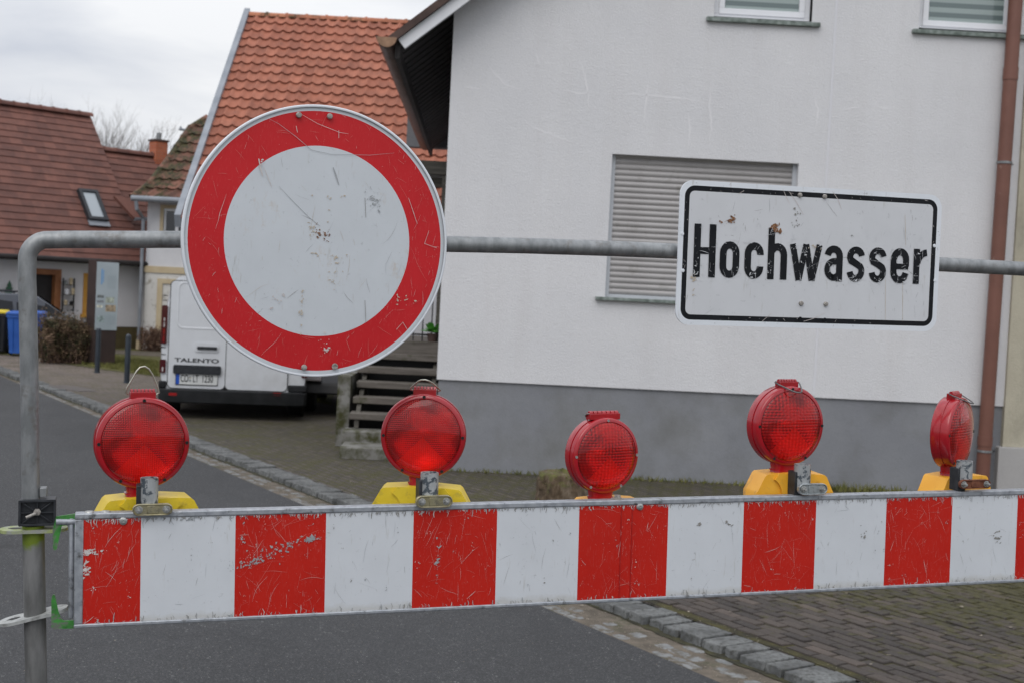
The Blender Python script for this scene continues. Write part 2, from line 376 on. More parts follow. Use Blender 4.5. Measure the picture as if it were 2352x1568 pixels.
def sheet(name, pts, z, m, kind='structure'):
    mb = MB(); mb.add([(p[0], p[1], z) for p in pts], [tuple(range(len(pts)))])
    o = mb.build(name, m, smooth=False); return tag(o, kind=kind)
def flip(pts): return pts
near = K1 - kd * 12; farp = K1 + kd * 400
ae = lambda t_: A1 + (A0 - A1).normalized() * t_
sheet('ground', [(-600, -60), (600, -60), (600, 900), (-600, 900)], -.16, 'earth')
sheet('road', [ae(-14)[:2], ae(420)[:2], (-600, ae(420).y), (-600, -40)], ROADZ, 'asphalt')
sheet('gutter_strip', [ae(-14)[:2], (near + kn * .02)[:2], (farp + kn * .02)[:2], ae(420)[:2]], ROADZ - .006, 'sand')
KW = abs((G(1498, 1382) - K1).dot(kn)) * .9; print('KW', KW)
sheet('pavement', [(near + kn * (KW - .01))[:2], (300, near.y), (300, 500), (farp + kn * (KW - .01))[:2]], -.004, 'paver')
# kerb of rough granite setts
rnd = random.Random(3)
mb = MB(); s = -6.0
while s < 60:
    l = rnd.uniform(.13, .20); g = .009
    a0, a1 = s + g, s + l - g
    j = lambda q: rnd.uniform(-q, q)
    zt = -.002 + j(.006); o0 = j(.016); tl = j(.010)
    sl = j(.022); top = [(a0 + sl + j(.008), o0 + j(.010), zt + j(.004)), (a0 + (a1 - a0) * .5, o0 + j(.018), zt + tl + j(.003)), (a1 + j(.008), o0 + j(.010), zt + tl + j(.004)), (a1 - g * .2 + j(.008), KW + j(.010), zt + j(.006)), (a0 + j(.008), KW + j(.010), zt + j(.006))]
    bot = [(p[0] + j(.006), p[1] - (.014 if k < 3 else 0) + j(.006), -.15) for k, p in enumerate(top)]
    base = K1
    vs = [base + kd * p[0] + kn * p[1] + Vector((0, 0, p[2])) for p in top + bot]
    mb.add(vs, [(4, 3, 2, 1, 0), (5, 6, 7, 8, 9)] + [(k, (k + 1) % 5, 5 + (k + 1) % 5, 5 + k) for k in range(5)])
    s += l
tag(mb.build('kerb', 'granite', bevel=.006, sharp=60), kind='structure')
# dark mossy dirt line at the foot of the kerb
mb = MB(); s = -6.0; pv = None
while s < 40:
    wv = .028 + .022 * math.sin(s * 2.3) * math.sin(s * .7 + 1) + rnd.uniform(0, .022)
    a_, b_ = K1 + kd * s + kn * .03, K1 + kd * s - kn * wv
    a_.z = b_.z = ROADZ - .0015
    if pv: mb.add([pv[0], pv[1], b_, a_], [(0, 1, 2, 3)])
    pv = (a_, b_); s += .06
tag(mb.build('kerb_foot_dirt', mat('mossy dirt', (.018, .017, .010), (.05, .046, .016), 12, .95, 0, .8, 70, .006), smooth=False), kind='structure')
# sunk cobbles along the asphalt edge
mb = MB()
ad = (A0 - A1).normalized(); an = Vector((ad.y, -ad.x, 0))
s = -5.0
while s < 45:
    l = rnd.uniform(.09, .17)
    wmax = max(.1, (K1 + kd * s - ae(s)).dot(kn))
    for r_ in range(3):
        off = r_ * .115 + .01
        if off > wmax - .12: continue
        if rnd.random() < (.03, .30, .68)[r_]: continue
        l2 = l * rnd.uniform(.8, 1.05); ww = .1 * rnd.uniform(.75, 1.02); z = ROADZ - .006 + rnd.uniform(-.001, .005)
        k = 12; cx, cy = s + l / 2 + rnd.uniform(-.02, .02), off + .05
        pts = []
        for q in range(k):
            a = 2 * PI * (q + rnd.uniform(-.2, .2)) / k; ca, sa = math.cos(a), math.sin(a)
            mgn = (abs(ca) ** 9 + abs(sa) ** 9) ** (1 / 9) / rnd.uniform(.88, 1.04)
            pts.append((cx + ca / mgn * l2 / 2, cy + sa / mgn * ww / 2))
        vs = [ae(p[0]) + an * p[1] + Vector((0, 0, z - ROADZ)) for p in pts] + [ae(cx + (p[0] - cx) * 1.06) + an * (cy + (p[1] - cy) * 1.06) + Vector((0, 0, -.03)) for p in pts]
        mb.add(vs, [tuple(range(k - 1, -1, -1))] + [(q, (q + 1) % k, k + (q + 1) % k, k + q) for q in range(k)])
    s += l
tag(mb.build('gutter_cobbles', 'granite2', bevel=.004, sharp=60), kind='structure')
# the near paving brick by brick, laid in the moss sheet
def brickmat():
    m, t, b = newmat('worn clay paving brick'); b.inputs['Roughness'].default_value = .85
    tcn = t.nodes.new('ShaderNodeTexCoord'); fl = t.nodes.new('ShaderNodeVectorMath'); fl.operation = 'FLOOR'; t.links.new(tcn.outputs['UV'], fl.inputs[0])
    w_ = t.nodes.new('ShaderNodeTexWhiteNoise'); w_.noise_dimensions = '2D'; t.links.new(fl.outputs[0], w_.inputs['Vector'])
    c = ramp(t, w_.outputs['Value'], [(0, (.034, .028, .026)), (.45, (.052, .042, .037)), (.8, (.070, .055, .047)), (1, (.10, .078, .066))])
    c = mixc(t, math_(t, 'MULTIPLY', step_(t, noise(t, 1.3, 4, .6), .42, .66), .55), c, (.050, .043, .038))
    c = mixc(t, math_(t, 'MULTIPLY', step_(t, noise(t, 60, 5, .75), .5, .75), .4), c, (.16, .14, .12))
    sp3 = t.nodes.new('ShaderNodeSeparateXYZ'); t.links.new(tcn.outputs['Object'], sp3.inputs[0])
    ps = math_(t, 'ADD', math_(t, 'MULTIPLY', math_(t, 'SUBTRACT', sp3.outputs['Y'], 7.0), .035), math_(t, 'MULTIPLY', math_(t, 'SUBTRACT', sp3.outputs['X'], 2.3), .085))
    mk = math_(t, 'ADD', math_(t, 'ADD', math_(t, 'MULTIPLY', noise(t, 9, 6, .75), .72), math_(t, 'MULTIPLY', noise(t, 1.5, 3), .3)), ps)
    c = mixc(t, math_(t, 'MULTIPLY', step_(t, mk, .54, .64), .75), c, ramp(t, noise(t, 30, 3), [(.3, (.026, .024, .005)), (.7, (.070, .066, .010))]))
    t.links.new(c, b.inputs['Base Color']); bump(t, b, noise(t, 45, 6, .7), .7, .006); return m
rb2 = random.Random(31); mb = MB(); bl, bw_ = .186, .074; pl0, pr0 = .202, .087
row = 0; off = KW + .065
while off < 10.5:
    s = -3.6 + (pl0 / 2 if row % 2 else 0) + rb2.uniform(-.02, .02)
    while s < 7.8:
        c_ = K1 + kd * (s + pl0 / 2) + kn * (off + pr0 / 2)
        ok = c_.y > 3.0 and c_.y < 9.5 and abs(c_.x) < c_.y * .42 + .5
        if ok:
            jx, jy = rb2.gauss(0, .004), rb2.gauss(0, .004) + .010 * math.sin(s * 1.7 + off * .9); a = rb2.gauss(0, .018); tz = rb2.gauss(.008, .0022); tx_, ty_ = rb2.gauss(0, .012), rb2.gauss(0, .02)
            ca, sa = math.cos(a), math.sin(a); vs = []
            for zz, k_ in ((-.02, 1.0), (0, 1.0), (.0, .955)):
                for u, v in ((-bl / 2, -bw_ / 2), (bl / 2, -bw_ / 2), (bl / 2, bw_ / 2), (-bl / 2, bw_ / 2)):
                    kk = 1 if k_ == 1 else 0
                    u2 = u * (1 if kk else .965) + rb2.uniform(-.002, .002); v2 = v * (1 if kk else .93) + rb2.uniform(-.002, .002)
                    zt2 = tz + u * tx_ + v * ty_ + (zz if zz < 0 else (-.005 if kk else 0))
                    vs.append(c_ + kd * (u2 * ca - v2 * sa + jx) + kn * (u2 * sa + v2 * ca + jy) + Vector((0, 0, zt2)))
            fs = [(8, 9, 10, 11)[::-1]] + [(i, i + 4, (i + 1) % 4 + 4, (i + 1) % 4) for i in range(4)] + [(i + 4, i + 8, (i + 1) % 4 + 8, (i + 1) % 4 + 4) for i in range(4)]
            mb.add(vs, fs, 0, None, [[(row + .5, int(s / pl0) + 100.5)] * 4] * 9)
        s += pl0
    off += pr0; row += 1
tag(mb.build('paving_bricks', brickmat(), smooth=False), kind='structure')
M['joint'] = mat('mossy joint grit', (.016, .014, .007), (.060, .052, .012), 7, .95, 0, 1, 90, .006, dirt=((.12, .10, .075), 60, .6, .72))
mbj = MB(); cl = []
for yy in (2.6, 9.55):
    hwj = yy * .42 + .5
    e0 = K1 + kn * (KW + .004); xk = e0.x + kd.x * (yy - e0.y) / kd.y
    cl.append((xk, max(hwj + .3, xk + .6), yy))
mbj.add([(cl[0][0], cl[0][2], -.0005), (cl[0][1], cl[0][2], -.0005), (cl[1][1], cl[1][2], -.0005), (cl[1][0], cl[1][2], -.0005)], [(0, 1, 2, 3)])
tag(mbj.build('joint_bed', 'joint', smooth=False), kind='structure')
# loose grit in the gutter and on the paving
mb = MB()
for _ in range(5200):
    t_ = rnd.uniform(-4, 7) if rnd.random() < .8 else rnd.uniform(7, 20)
    wmax = max(.2, (K1 + kd * t_ - ae(t_)).dot(kn))
    if rnd.random() < .6: p = ae(t_) + an * rnd.uniform(.05, wmax); z = ROADZ - .004
    else: p = K1 + kd * t_ + kn * (KW + rnd.random() ** 2 * 2.5); z = 0
    r_ = rnd.uniform(.0015, .0045); h = r_ * .8
    pts = [(p.x + r_ * math.cos(a) * rnd.uniform(.7, 1.2), p.y + r_ * math.sin(a) * rnd.uniform(.7, 1.2), z) for a in (0, 1.6, 3.1, 4.7)]
    mb.add(pts + [(p.x, p.y, z + h)], [(0, 1, 4), (1, 2, 4), (2, 3, 4), (3, 0, 4)])
for _ in range(900):
    yy = rnd.uniform(2.8, 9); xx = rnd.uniform(-yy * .42, yy * .2)
    lim = ae(0) ; e_ = A1 + ad * ((yy - A1.y) / ad.y)
    if xx > e_.x - .03: continue
    r_ = rnd.uniform(.001, .0032) * (1.6 if rnd.random() < .06 else 1); z = ROADZ
    pts = [(xx + r_ * math.cos(a) * rnd.uniform(.7, 1.2), yy + r_ * math.sin(a) * rnd.uniform(.7, 1.2), z) for a in (0, 1.6, 3.1, 4.7)]
    mb.add(pts + [(xx, yy, z + r_ * .7)], [(0, 1, 4), (1, 2, 4), (2, 3, 4), (3, 0, 4)])
# fallen leaf bits along the kerb and in front of the house
for _ in range(160):
    p = K1 + kd * rnd.uniform(-3, 8) + kn * (rnd.uniform(-.12, 3.5)); r_ = rnd.uniform(.006, .016); z = .012 if (p - K1).dot(kn) > 0 else ROADZ + .004; a = rnd.uniform(0, 6)
    mb.add([(p.x + r_ * math.cos(a + q), p.y + r_ * .7 * math.sin(a + q), z + rnd.uniform(0, .006)) for q in (0, 1.3, 2.6, 4.1)], [(0, 1, 2, 3)])
M['grit'] = mat('pale grit', (.12, .10, .075), (.34, .30, .24), 30, .9)
tag(mb.build('gravel_grit', 'grit', smooth=False), kind='stuff')
# grass verges at the far side of the pavement
def gpoly(px, z=0): return [tuple(G(x, y, z)[:2]) for x, y in px]
vr = sheet('verge_soil', gpoly([(-300, 790), (86, 820), (150, 835), (250, 850), (362, 864), (640, 900), (760, 930), (800, 800), (330, 797), (-300, 760)]), .004, 'grass')
sheet('garden_path', gpoly([(250, 812), (420, 822), (420, 811), (250, 803)]), .012, 'sand')
mb = MB()
def blades(n, quad, h0, h1):
    c = [G(*q) for q in quad]
    for _ in range(n):
        u, v = rnd.random(), rnd.random()
        p = (c[0] * (1 - u) + c[1] * u) * (1 - v) + (c[3] * (1 - u) + c[2] * u) * v
        a = rnd.uniform(0, 2 * PI); h = rnd.uniform(h0, h1); ww = .006 + h * .05
        d = Vector((math.cos(a), math.sin(a), 0)); ln = Vector((rnd.gauss(0, .4), rnd.gauss(0, .4), 0)) * h
        mb.add([p - d * ww, p + d * ww, p + ln + Vector((0, 0, h))], [(0, 1, 2)])
blades(9000, [(86, 820), (362, 864), (362, 830), (60, 800)], .03, .10)
blades(2500, [(362, 864), (760, 930), (700, 870), (362, 830)], .03, .10)
blades(700, [(1020, 1082), (2270, 1143), (2270, 1138), (1020, 1077)], .015, .06)
blades(200, [(1908, 1128), (2080, 1140), (2080, 1132), (1908, 1122)], .04, .11)
blades(500, [(1236, 1155), (1420, 1160), (1420, 1150), (1236, 1145)], .03, .07)
tag(mb.build('grass', mat('grass blades', (.095, .105, .02), (.16, .15, .045), 5, .9), smooth=False), kind='stuff')
sheet('dark_repair_patch', gpoly([(108, 884), (150, 883), (195, 890), (222, 897), (180, 898), (130, 891)]), .002, mat('damp patch', (.06, .05, .045), (.09, .075, .065), 6, .6))

# ================================================================== BARRIER PLANE
bu = ray(11300, 900).normalized()
bn = Vector((bu.y, -bu.x, 0)).normalized(); bv_ = bn.cross(bu).normalized()
BO = EYE + ray(172, 1178) * (F / 1049)
BM = frame(BO, bu, bv_, bn); BI = BM.inverted()
def B(x, y, w_=0.0):
    p = BI @ PL(x, y, BO + bn * w_, bn); return p.x, p.y
def ground_t(s_, w_=0):      # local t at which the frame reaches the road
    p = BM @ Vector((s_, 0, w_)); return (ROADZ - p.z) / bv_.z

# ---- striped board
board = thing('barrier_board', 'long horizontal barrier board with red and white stripes across the road', 'barrier', BM)
sL = B(190, 1300)[0]; tT = B(1176, 1158)[1]; tB = B(180, 1441)[1]
sR = B(2352, 1230)[0] + 1.35
bd = [B(x, 1290 if x < 1500 else 1240)[0] for x in (190, 323, 539.5, 747, 947.5, 1139, 1327, 1532.5, 1705.5, 1871.5, 2032.5, 2183.5, 2333)]
while bd[-1] < sR - .2: bd.append(bd[-1] + .202)
bd[-1] = sR - .012
top_in, bot_in = -.013, tB + .009
mb = MB(BM)
rnd = random.Random(11)
for i in range(len(bd) - 1):
    mb.add([(bd[i], bot_in, .0015), (bd[i + 1], bot_in, .0015), (bd[i + 1], top_in, .0015), (bd[i], top_in, .0015)], [(0, 1, 2, 3)], 0 if i % 2 == 0 else 1)
mb.box(bd[0], sR - .012, bot_in, top_in, -.022, .0012, 1)
seen = min(len(bd) - 1, 13)
for i in range(seen):
    x0, x1 = bd[i], bd[i + 1]
    ins = lambda x, y: x0 + .002 < x < x1 - .002 and bot_in + .002 < y < top_in - .002
    for _ in range(70):     # rubbed edges along the rails
        xx = rnd.uniform(x0 + .002, x1 - .002); tp_ = rnd.random() < .7; e_ = top_in if tp_ else bot_in; sg_ = -1 if tp_ else 1; l_ = abs(rnd.gauss(0, .006)) + .002
        ribbon(mb, [(xx, e_ + sg_ * .0005), (xx + rnd.gauss(0, .0015), e_ + sg_ * l_ / 2), (xx + rnd.gauss(0, .002), e_ + sg_ * l_)], rnd.uniform(.0006, .0022), .0028 + rnd.random() * .0006, rnd.choice([2, 4, 4] if i % 2 == 0 else [4, 5]), taper=True)
    if i % 2 == 0:
        scratches(mb, rnd, 130, ins, .0021, [3, 3, 3, 2], .003, .08, .00016, .00045, (x0, x1, bot_in, top_in))
        scratches(mb, rnd, 5, ins, .0024, [2, 3], .02, .10, .0004, .0011, (x0, x1, bot_in, top_in))
        for _ in range(7): chips(mb, rnd, 7, rnd.uniform(x0, x1), rnd.uniform(bot_in, top_in), .003, .007, .0026, rnd.choice([2, 3, 4]), .0004, .0015, ins, 1.2)
    else:
        scratches(mb, rnd, 26, ins, .0021, [4, 4, 5], .004, .06, .00022, .0006, (x0, x1, bot_in, top_in), .5)
        for _ in range(7): chips(mb, rnd, 4, rnd.uniform(x0, x1), rnd.uniform(bot_in, top_in), .001, .004, .0026, rnd.choice([4, 5]), .0004, .0016, ins, 1.4)
ins = lambda x, y: bd[0] < x < bd[6] and bot_in < y < top_in
chips(mb, rnd, 130, *B(610, 1277), .032, .007, .0027, 4, .0006, .0028, ins, .3, .30)
chips(mb, rnd, 60, *B(650, 1250), .03, .005, .0028, 4, .0006, .0024, ins, .3, .2)
chips(mb, rnd, 60, *B(718, 1236), .012, .002, .0028, 4, .0008, .003, ins, .1, .1)
chips(mb, rnd, 22, *B(556, 1300), .016, .0015, .0028, 4, .0008, .003, ins, .2, .25)
chips(mb, rnd, 20, *B(562, 1220), .004, .012, .0028, 4, .0006, .0024, ins, 1.2)
chips(mb, rnd, 70, *B(205, 1268), .014, .003, .0028, 2, .0008, .0035, ins)
chips(mb, rnd, 26, *B(197, 1310), .004, .012, .0027, 2, .001, .004, ins)
chips(mb, rnd, 30, *B(1004, 1290), .0015, .03, .0027, 4, .0008, .003, ins)
chips(mb, rnd, 14, *B(440, 1190), .012, .004, .0027, 4, .002, .004, ins)
insr = lambda x, y: bot_in < y < top_in
chips(mb, rnd, 16, *B(2292, 1238), .008, .008, .0027, 5, .0015, .004, insr)
chips(mb, rnd, 10, *B(1981, 1226), .006, .006, .0027, 5, .0015, .003, insr)
chips(mb, rnd, 6, *B(1607, 1202), .002, .002, .0027, 5, .002, .004, insr)
chips(mb, rnd, 6, *B(1667, 1197), .002, .002, .0027, 5, .002, .004, insr)
mb.build('panel', ['bred', 'swhite2', 'scr_w', 'scr_p', 'scr_g', 'scr_d'], board, smooth=False)
mb = MB(BM)
s1 = B(1423, 1300)[0]; s2 = B(1448, 1300)[0]
for q in (s1, s2): mb.box(q - .0006, q + .0006, bot_in, top_in, .0016, .0034)
mb.build('sheet_seam', red_sheet('red seam', (.36, .012, .012)), board, smooth=False)
mb = MB(BM)
mb.box(0, sR, -.013, .0, -.026, .0045); mb.box(0, sR, tB, tB + .009, -.026, .0045)
mb.build('rail', 'galvrail', board, bevel=.0025)
mb = MB(BM); mb.box(.0, sL + .001, tB + .009, -.013, -.0255, .0040)
mb.tube([(-.007, tB + .02, -.010), (-.007, -.012, -.010)], .006, 8)
mb.build('end_post', 'galvrail', board, bevel=.002)
for x, y in ((283, 1195), (1469, 1162)):
    mb = MB(BM); s_, t_ = B(x, y); T = Matrix.Translation((s_, t_, .002))
    mb.lathe([(.0085, 0), (.0085, .0022), (.006, .0036), (.0025, .0038), (.002, .002), (.0001, .002)], 20, T=T)
    mb.build('rivet', 'bolt', board)
for x in (205, 243):
    mb = MB(BM); s_, t_ = B(x, 1181, -.01); mb.lathe([(.0001, .0022), (.009, .0022), (.011, 0)], 18, T=Matrix.Translation((s_, .0, -.012)) @ Matrix.Rotation(R(-90), 4, 'X'))
    mb.build('rivet', 'bolt', board)
# green hooks that hang the board on the post
def hook(pts, z0, z1, nm, m='green'):
    mb = MB(BM); mb.prism([B(x, y, -.01) for x, y in pts], z0, z1); mb.build(nm, m, board, bevel=.0012, smooth=True)
hook([(129, 1185), (180, 1177), (180, 1230), (172, 1216), (170, 1203), (142, 1206), (140, 1216), (130, 1261), (122, 1262), (121, 1214)][::-1], -.013, -.007, 'hook')
hook([(118, 1438), (118, 1372), (121, 1364), (126, 1364), (134, 1402), (141, 1420), (146, 1424), (171, 1423), (172, 1441), (124, 1443)][::-1], -.013, -.007, 'hook')
mb = MB(BM); a = B(129, 1197, -.01); b = B(178, 1197, -.01)
mb.tube([(a[0], a[1], -.010), (b[0], b[1], -.010)], .0075, 12); mb.build('hook_arm', 'galvrail', board)

# ---- bent tube frame carrying the signs
TB = -.040
def Bp(x, y, w_): return (*B(x, y, w_), w_)
tubef = thing('tube_frame', 'galvanised bent tube frame standing behind the striped board and carrying both signs', 'frame',
              BM @ Matrix.Translation((B(80, 1500, TB)[0], ground_t(B(80, 1500, TB)[0], TB), TB)))
hy = [(150, 550.5), (420, 550.5), (720, 555), (1030, 561), (1215, 565), (1400, 571), (1700, 584), (1950, 597), (2170, 608), (2352, 618), (2520, 627)]
path = [Bp(71, 1150, TB), Bp(68, 900, TB), Bp(64, 700, TB), Bp(62, 640, TB)]
cxy = (110, 598)
for k in range(1, 9):
    a = R(180 - 90 * k / 9); path.append(Bp(110 + 48 * math.cos(a), 599 - 48 * math.sin(a), TB))
path += [Bp(x, y, TB) for x, y in hy]
mb = MB(BM); mb.tube(path, .0192, 28); mb.build('tube', 'galv', tubef, sharp=60)
# right leg outside the frame of the picture
e = Bp(2520, 627, TB)
mb = MB(BM)
er = [(e[0] + .05 * math.sin(R(a)), e[1] - .05 + .05 * math.cos(R(a)), TB) for a in range(0, 91, 15)]
rb = ground_t(e[0] + .05, TB)
mb.tube([e] + er[1:] + [(e[0] + .05, rb, TB)], .0192, 20); mb.build('right_leg', 'galv', tubef, sharp=60)
lp = [Bp(76.5, 1205, TB), Bp(82, 1500, TB)]
d = (Vector(lp[1]) - Vector(lp[0])); gt = ground_t(lp[1][0], TB); k = (gt - lp[0][1]) / d.y
lp[1] = tuple(Vector(lp[0]) + d * k)
def tubemat():
    m, t, b = newmat('lower tube stained lime near the clamp'); b.inputs['Roughness'].default_value = .55; b.inputs['Metallic'].default_value = .35
    c = ramp(t, noise(t, 30, 6, .6, stretch=(1, .25, 1)), [(.35, (.115, .115, .112)), (.65, (.22, .22, .218))])
    tcn = t.nodes.new('ShaderNodeTexCoord'); s = t.nodes.new('ShaderNodeSeparateXYZ'); t.links.new(tcn.outputs['Object'], s.inputs[0])
    zz = lp[0][1] - ground_t(B(80, 1500, TB)[0], TB)
    k = math_(t, 'ADD', math_(t, 'MULTIPLY', math_(t, 'SUBTRACT', s.outputs['Y'], zz - .075), 14), math_(t, 'MULTIPLY', noise(t, 40, 5), .8))
    c = mixc(t, step_(t, k, .75, 1.0), c, (.16, .22, .02))
    t.links.new(c, b.inputs['Base Color']); bump(t, b, noise(t, 160, 4), .3, .001); return m
mb = MB(BM); mb.tube(lp, .0232, 28); mb.build('lower_tube', tubemat(), tubef, sharp=60)
# black clamp block with ribs and its bolt
mb = MB(BM); x0, t1 = B(42, 1148, TB + .03); x1, t0 = B(128, 1206, TB + .03)
zf = TB + .03
mb.ring(rrect(x0, x1, t0, t1, .002, 2), rrect(x0 + .005, x1 - .005, t0 + .005, t1 - .005, .001, 2), zf - .012, zf)
mb.box(x0 + .002, x1 - .002, t0 + .002, t1 - .002, TB - .03, zf - .010)
cx, cy = (x0 + x1) / 2, (t0 + t1) / 2
for a, b2 in (((x0, t0), (x1, t1)), ((x0, t1), (x1, t0)), ((cx, t0), (cx, t1)), ((x0, cy), (x1, cy))):
    p, q = Vector((*a, 0)), Vector((*b2, 0)); d = (q - p); l = d.length; an_ = math.atan2(d.y, d.x)
    mb.box(.004, l - .004, -.0011, .0011, zf - .0105, zf - .002 - random.random() * .001, T=Matrix.Translation((p.x, p.y, 0)) @ Matrix.Rotation(an_, 4, 'Z'))
blk = mb.build('clamp_block', 'blackpl', tubef, bevel=.0006)
mb = MB(BM); mb.tube([(cx, cy + .002, zf - .01), (cx - .004, cy, zf + .008), (cx - .022, cy - .007, zf + .013)], .0032, 10)
mb.lathe([(.008, 0), (.008, .003), (.0001, .004)], 6, T=Matrix.Translation((cx, cy + .002, zf - .003)))
mb.build('bolt', 'boltold', blk)
mb = MB(BM); a = B(98, 1117, TB); b = B(106, 1137, TB)
mb.box(a[0] - .006, b[0] + .002, b[1] - .002, a[1], TB - .012, TB + .012); mb.build('lug', 'galv', tubef, bevel=.002)
# collar plates (stadium plates with slots, threaded on the tube)
def collar(px0, px1, mt, tiltz, m):
    a = Vector(Bp(*px0, TB)); b = Vector(Bp(*px1, TB)); c = (a + b) / 2; l = (b - a).length
    X = (b - a).normalized(); Zc = Vector((0, 0, 1)); Zc = Zc * math.cos(tiltz) + X.cross(Zc).normalized() * -math.sin(tiltz)
    Zc = (Zc - X * Zc.dot(X)).normalized(); Yn = Zc.cross(X)
    T = frame(c, X, Zc, X.cross(Zc))
    mb = MB(BM @ T); hw, hl = .033, l / 2
    def stad(hl, hw): return [(hl - hw + hw * math.cos(R(q)), hw * math.sin(R(q))) for q in range(-90, 91, 18)] + [(-hl + hw + hw * math.cos(R(q)), hw * math.sin(R(q))) for q in range(90, 271, 18)]
    mb.prism(stad(hl, hw), -.0035, .0035)
    o = mb.build('collar_plate', m, tubef, bevel=.001)
    mb = MB(BM @ T)
    for sx_ in (-hl + .030,):
        mb.prism([(sx_ - .012, 0), (sx_ - .002, -.009), (sx_ + .014, -.007), (sx_ + .018, 0), (sx_ + .012, .006), (sx_, .009)], -.0040, .0040)
    mb.build('slot', 'dark', o, smooth=False)
collar((-2, 1217), (156, 1212), 0, 0, 'limegreen')
collar((-4, 1432), (157, 1393), 0, 0, 'platez')

# ---- round prohibition sign
SW = .030
sc_, tc_ = B(733.5, 554.5, SW)
T = BM @ Matrix.Translation((sc_, tc_, SW)) @ Matrix.Rotation(R(6.5), 4, 'Y') @ Matrix.Rotation(R(-2.2), 4, 'Z')
def bm_scale(x, y, w_): 
    p = BM @ Vector((*B(x, y, w_), w_)); return F / -((CM.transposed() @ (p - EYE)).z)
RS = 622 / 2 / bm_scale(733, 553, SW)
sign = thing('round_sign', 'round scratched traffic sign with red ring and white centre on the crossbar', 'road sign', T)
mb = MB(T)
radii = [.0001, .30, .55, .697, .70, .85, .953, .955, .985]
def bow(r): return -.004 * r * r
prof = [(q * RS, bow(q)) for q in radii]
mb.lathe(prof, 128, mis=[0, 0, 0, 0, 1, 1, 1, 0])
prof = [(.985 * RS, bow(.985)), (.985 * RS, -.006), (.0001, -.006)]
mb.lathe(prof, 128, mi=0)
rnd = random.Random(5)
zs = lambda q: 0
ring_in = lambda x, y: .706 * RS < math.hypot(x, y) < .948 * RS
cen_in = lambda x, y: math.hypot(x, y) < .69 * RS
bor_in = lambda x, y: .958 * RS < math.hypot(x, y) < .98 * RS
scratches(mb, rnd, 620, ring_in, .0003, [3, 3, 3, 3, 2], .003, .05, .0002, .0005, (-RS, RS, -RS, RS))
scratches(mb, rnd, 45, ring_in, .0006, [2, 3], .01, .09, .0003, .0008, (-RS, RS, -RS, RS))
scratches(mb, rnd, 150, cen_in, .0003, [4, 5, 7], .004, .07, .0002, .0006, (-RS, RS, -RS, RS))
scratches(mb, rnd, 60, bor_in, .0003, [4, 5], .003, .02, .0004, .001, (-RS, RS, -RS, RS))
def sp(x, y):   # picture spot -> sign plane (used for the marks one can recognise)
    p = T.inverted() @ PL(x, y, T.translation, T.to_3x3() @ Vector((0, 0, 1))); return p.x, p.y
def mark(pts, wd, mi): ribbon(mb, [sp(*p) for p in pts], wd, .0009, mi, taper=True)
mark([(607, 268), (640, 285), (680, 315), (715, 345), (760, 355), (850, 357), (905, 352)], .0010, 4)
mark([(640, 428), (670, 460), (710, 500), (735, 520)], .0009, 4)
mark([(765, 385), (772, 405), (778, 425)], .0030, 4)
mark([(594, 365), (598, 385), (603, 405)], .0036, 2)
mark([(606, 385), (618, 415), (624, 430)], .0016, 2)
mark([(690, 262), (730, 285), (780, 305), (800, 308)], .0009, 2)
mark([(778, 300), (778, 318)], .0014, 2); mark([(680, 290), (683, 305)], .0016, 2)
chips(mb, rnd, 40, *sp(694, 700), .0016, .025, .0010, 7, .0006, .002, None, 1.5); mark([(838, 690), (840, 740)], .0014, 5)
mark([(938, 455), (950, 490), (958, 515)], .0012, 2); mark([(985, 530), (975, 560), (1003, 570)], .0012, 2)
mark([(910, 757), (925, 740), (937, 760)], .0014, 2)
mark([(838, 455), (840, 500)], .0014, 5)
for (x, y, sx_, sy_, n_, mi) in ((732, 535, .006, .008, 26, 6), (747, 537, .005, .006, 26, 6), (715, 535, .004, .010, 24, 7), (760, 590, .018, .004, 22, 7), (770, 640, .012, .018, 26, 7), (740, 480, .03, .02, 14, 7), (858, 455, .012, .010, 26, 4), (870, 470, .006, .008, 14, 4), (745, 785, .004, .012, 16, 2), (750, 803, .003, .004, 10, 2), (910, 690, .02, .01, 20, 7), (640, 690, .012, .01, 12, 2), (598, 370, .003, .004, 8, 2)):
    u_, v_ = sp(x, y); chips(mb, rnd, n_, u_, v_, sx_, sy_, .0011, mi, .0006, .0026)
mb.build('face', ['swhite', 'sred', 'scr_w', 'scr_p', 'scr_g', 'scr_d', 'rustspot', 'ruststain'], sign, sharp=60)
mb = MB(T); mb.lathe([(.982 * RS, .0006), (.992 * RS, .0016), (RS, .0006), (RS * 1.001, -.006), (RS * .998, -.016), (RS * .985, -.017), (RS * .983, -.004)], 128)
mb.build('rim', 'sborder', sign, sharp=70)
for x, y, hole in ((686, 265, 0), (757, 268, 0), (698, 843, 0), (769, 841, 1)):
    u_, v_ = sp(x, y); mb = MB(T)
    if hole: mb.lathe([(.0075, .0004), (.0070, .0016), (.0048, .0016), (.0042, .0003), (.0001, .0002)], 20, T=Matrix.Translation((u_, v_, 0)))
    else: mb.lathe([(.0068, .0004), (.0066, .004), (.005, .0056), (.0001, .006)], 10, T=Matrix.Translation((u_, v_, 0)))
    mb.build('bolt', 'boltold', sign)
mb = MB(T)
u_, v_ = sp(720, 555)
mb.box(-.018, .018, -.27, .27, -.024, -.0065); mb.build('back_rail', 'galv', sign, bevel=.001)

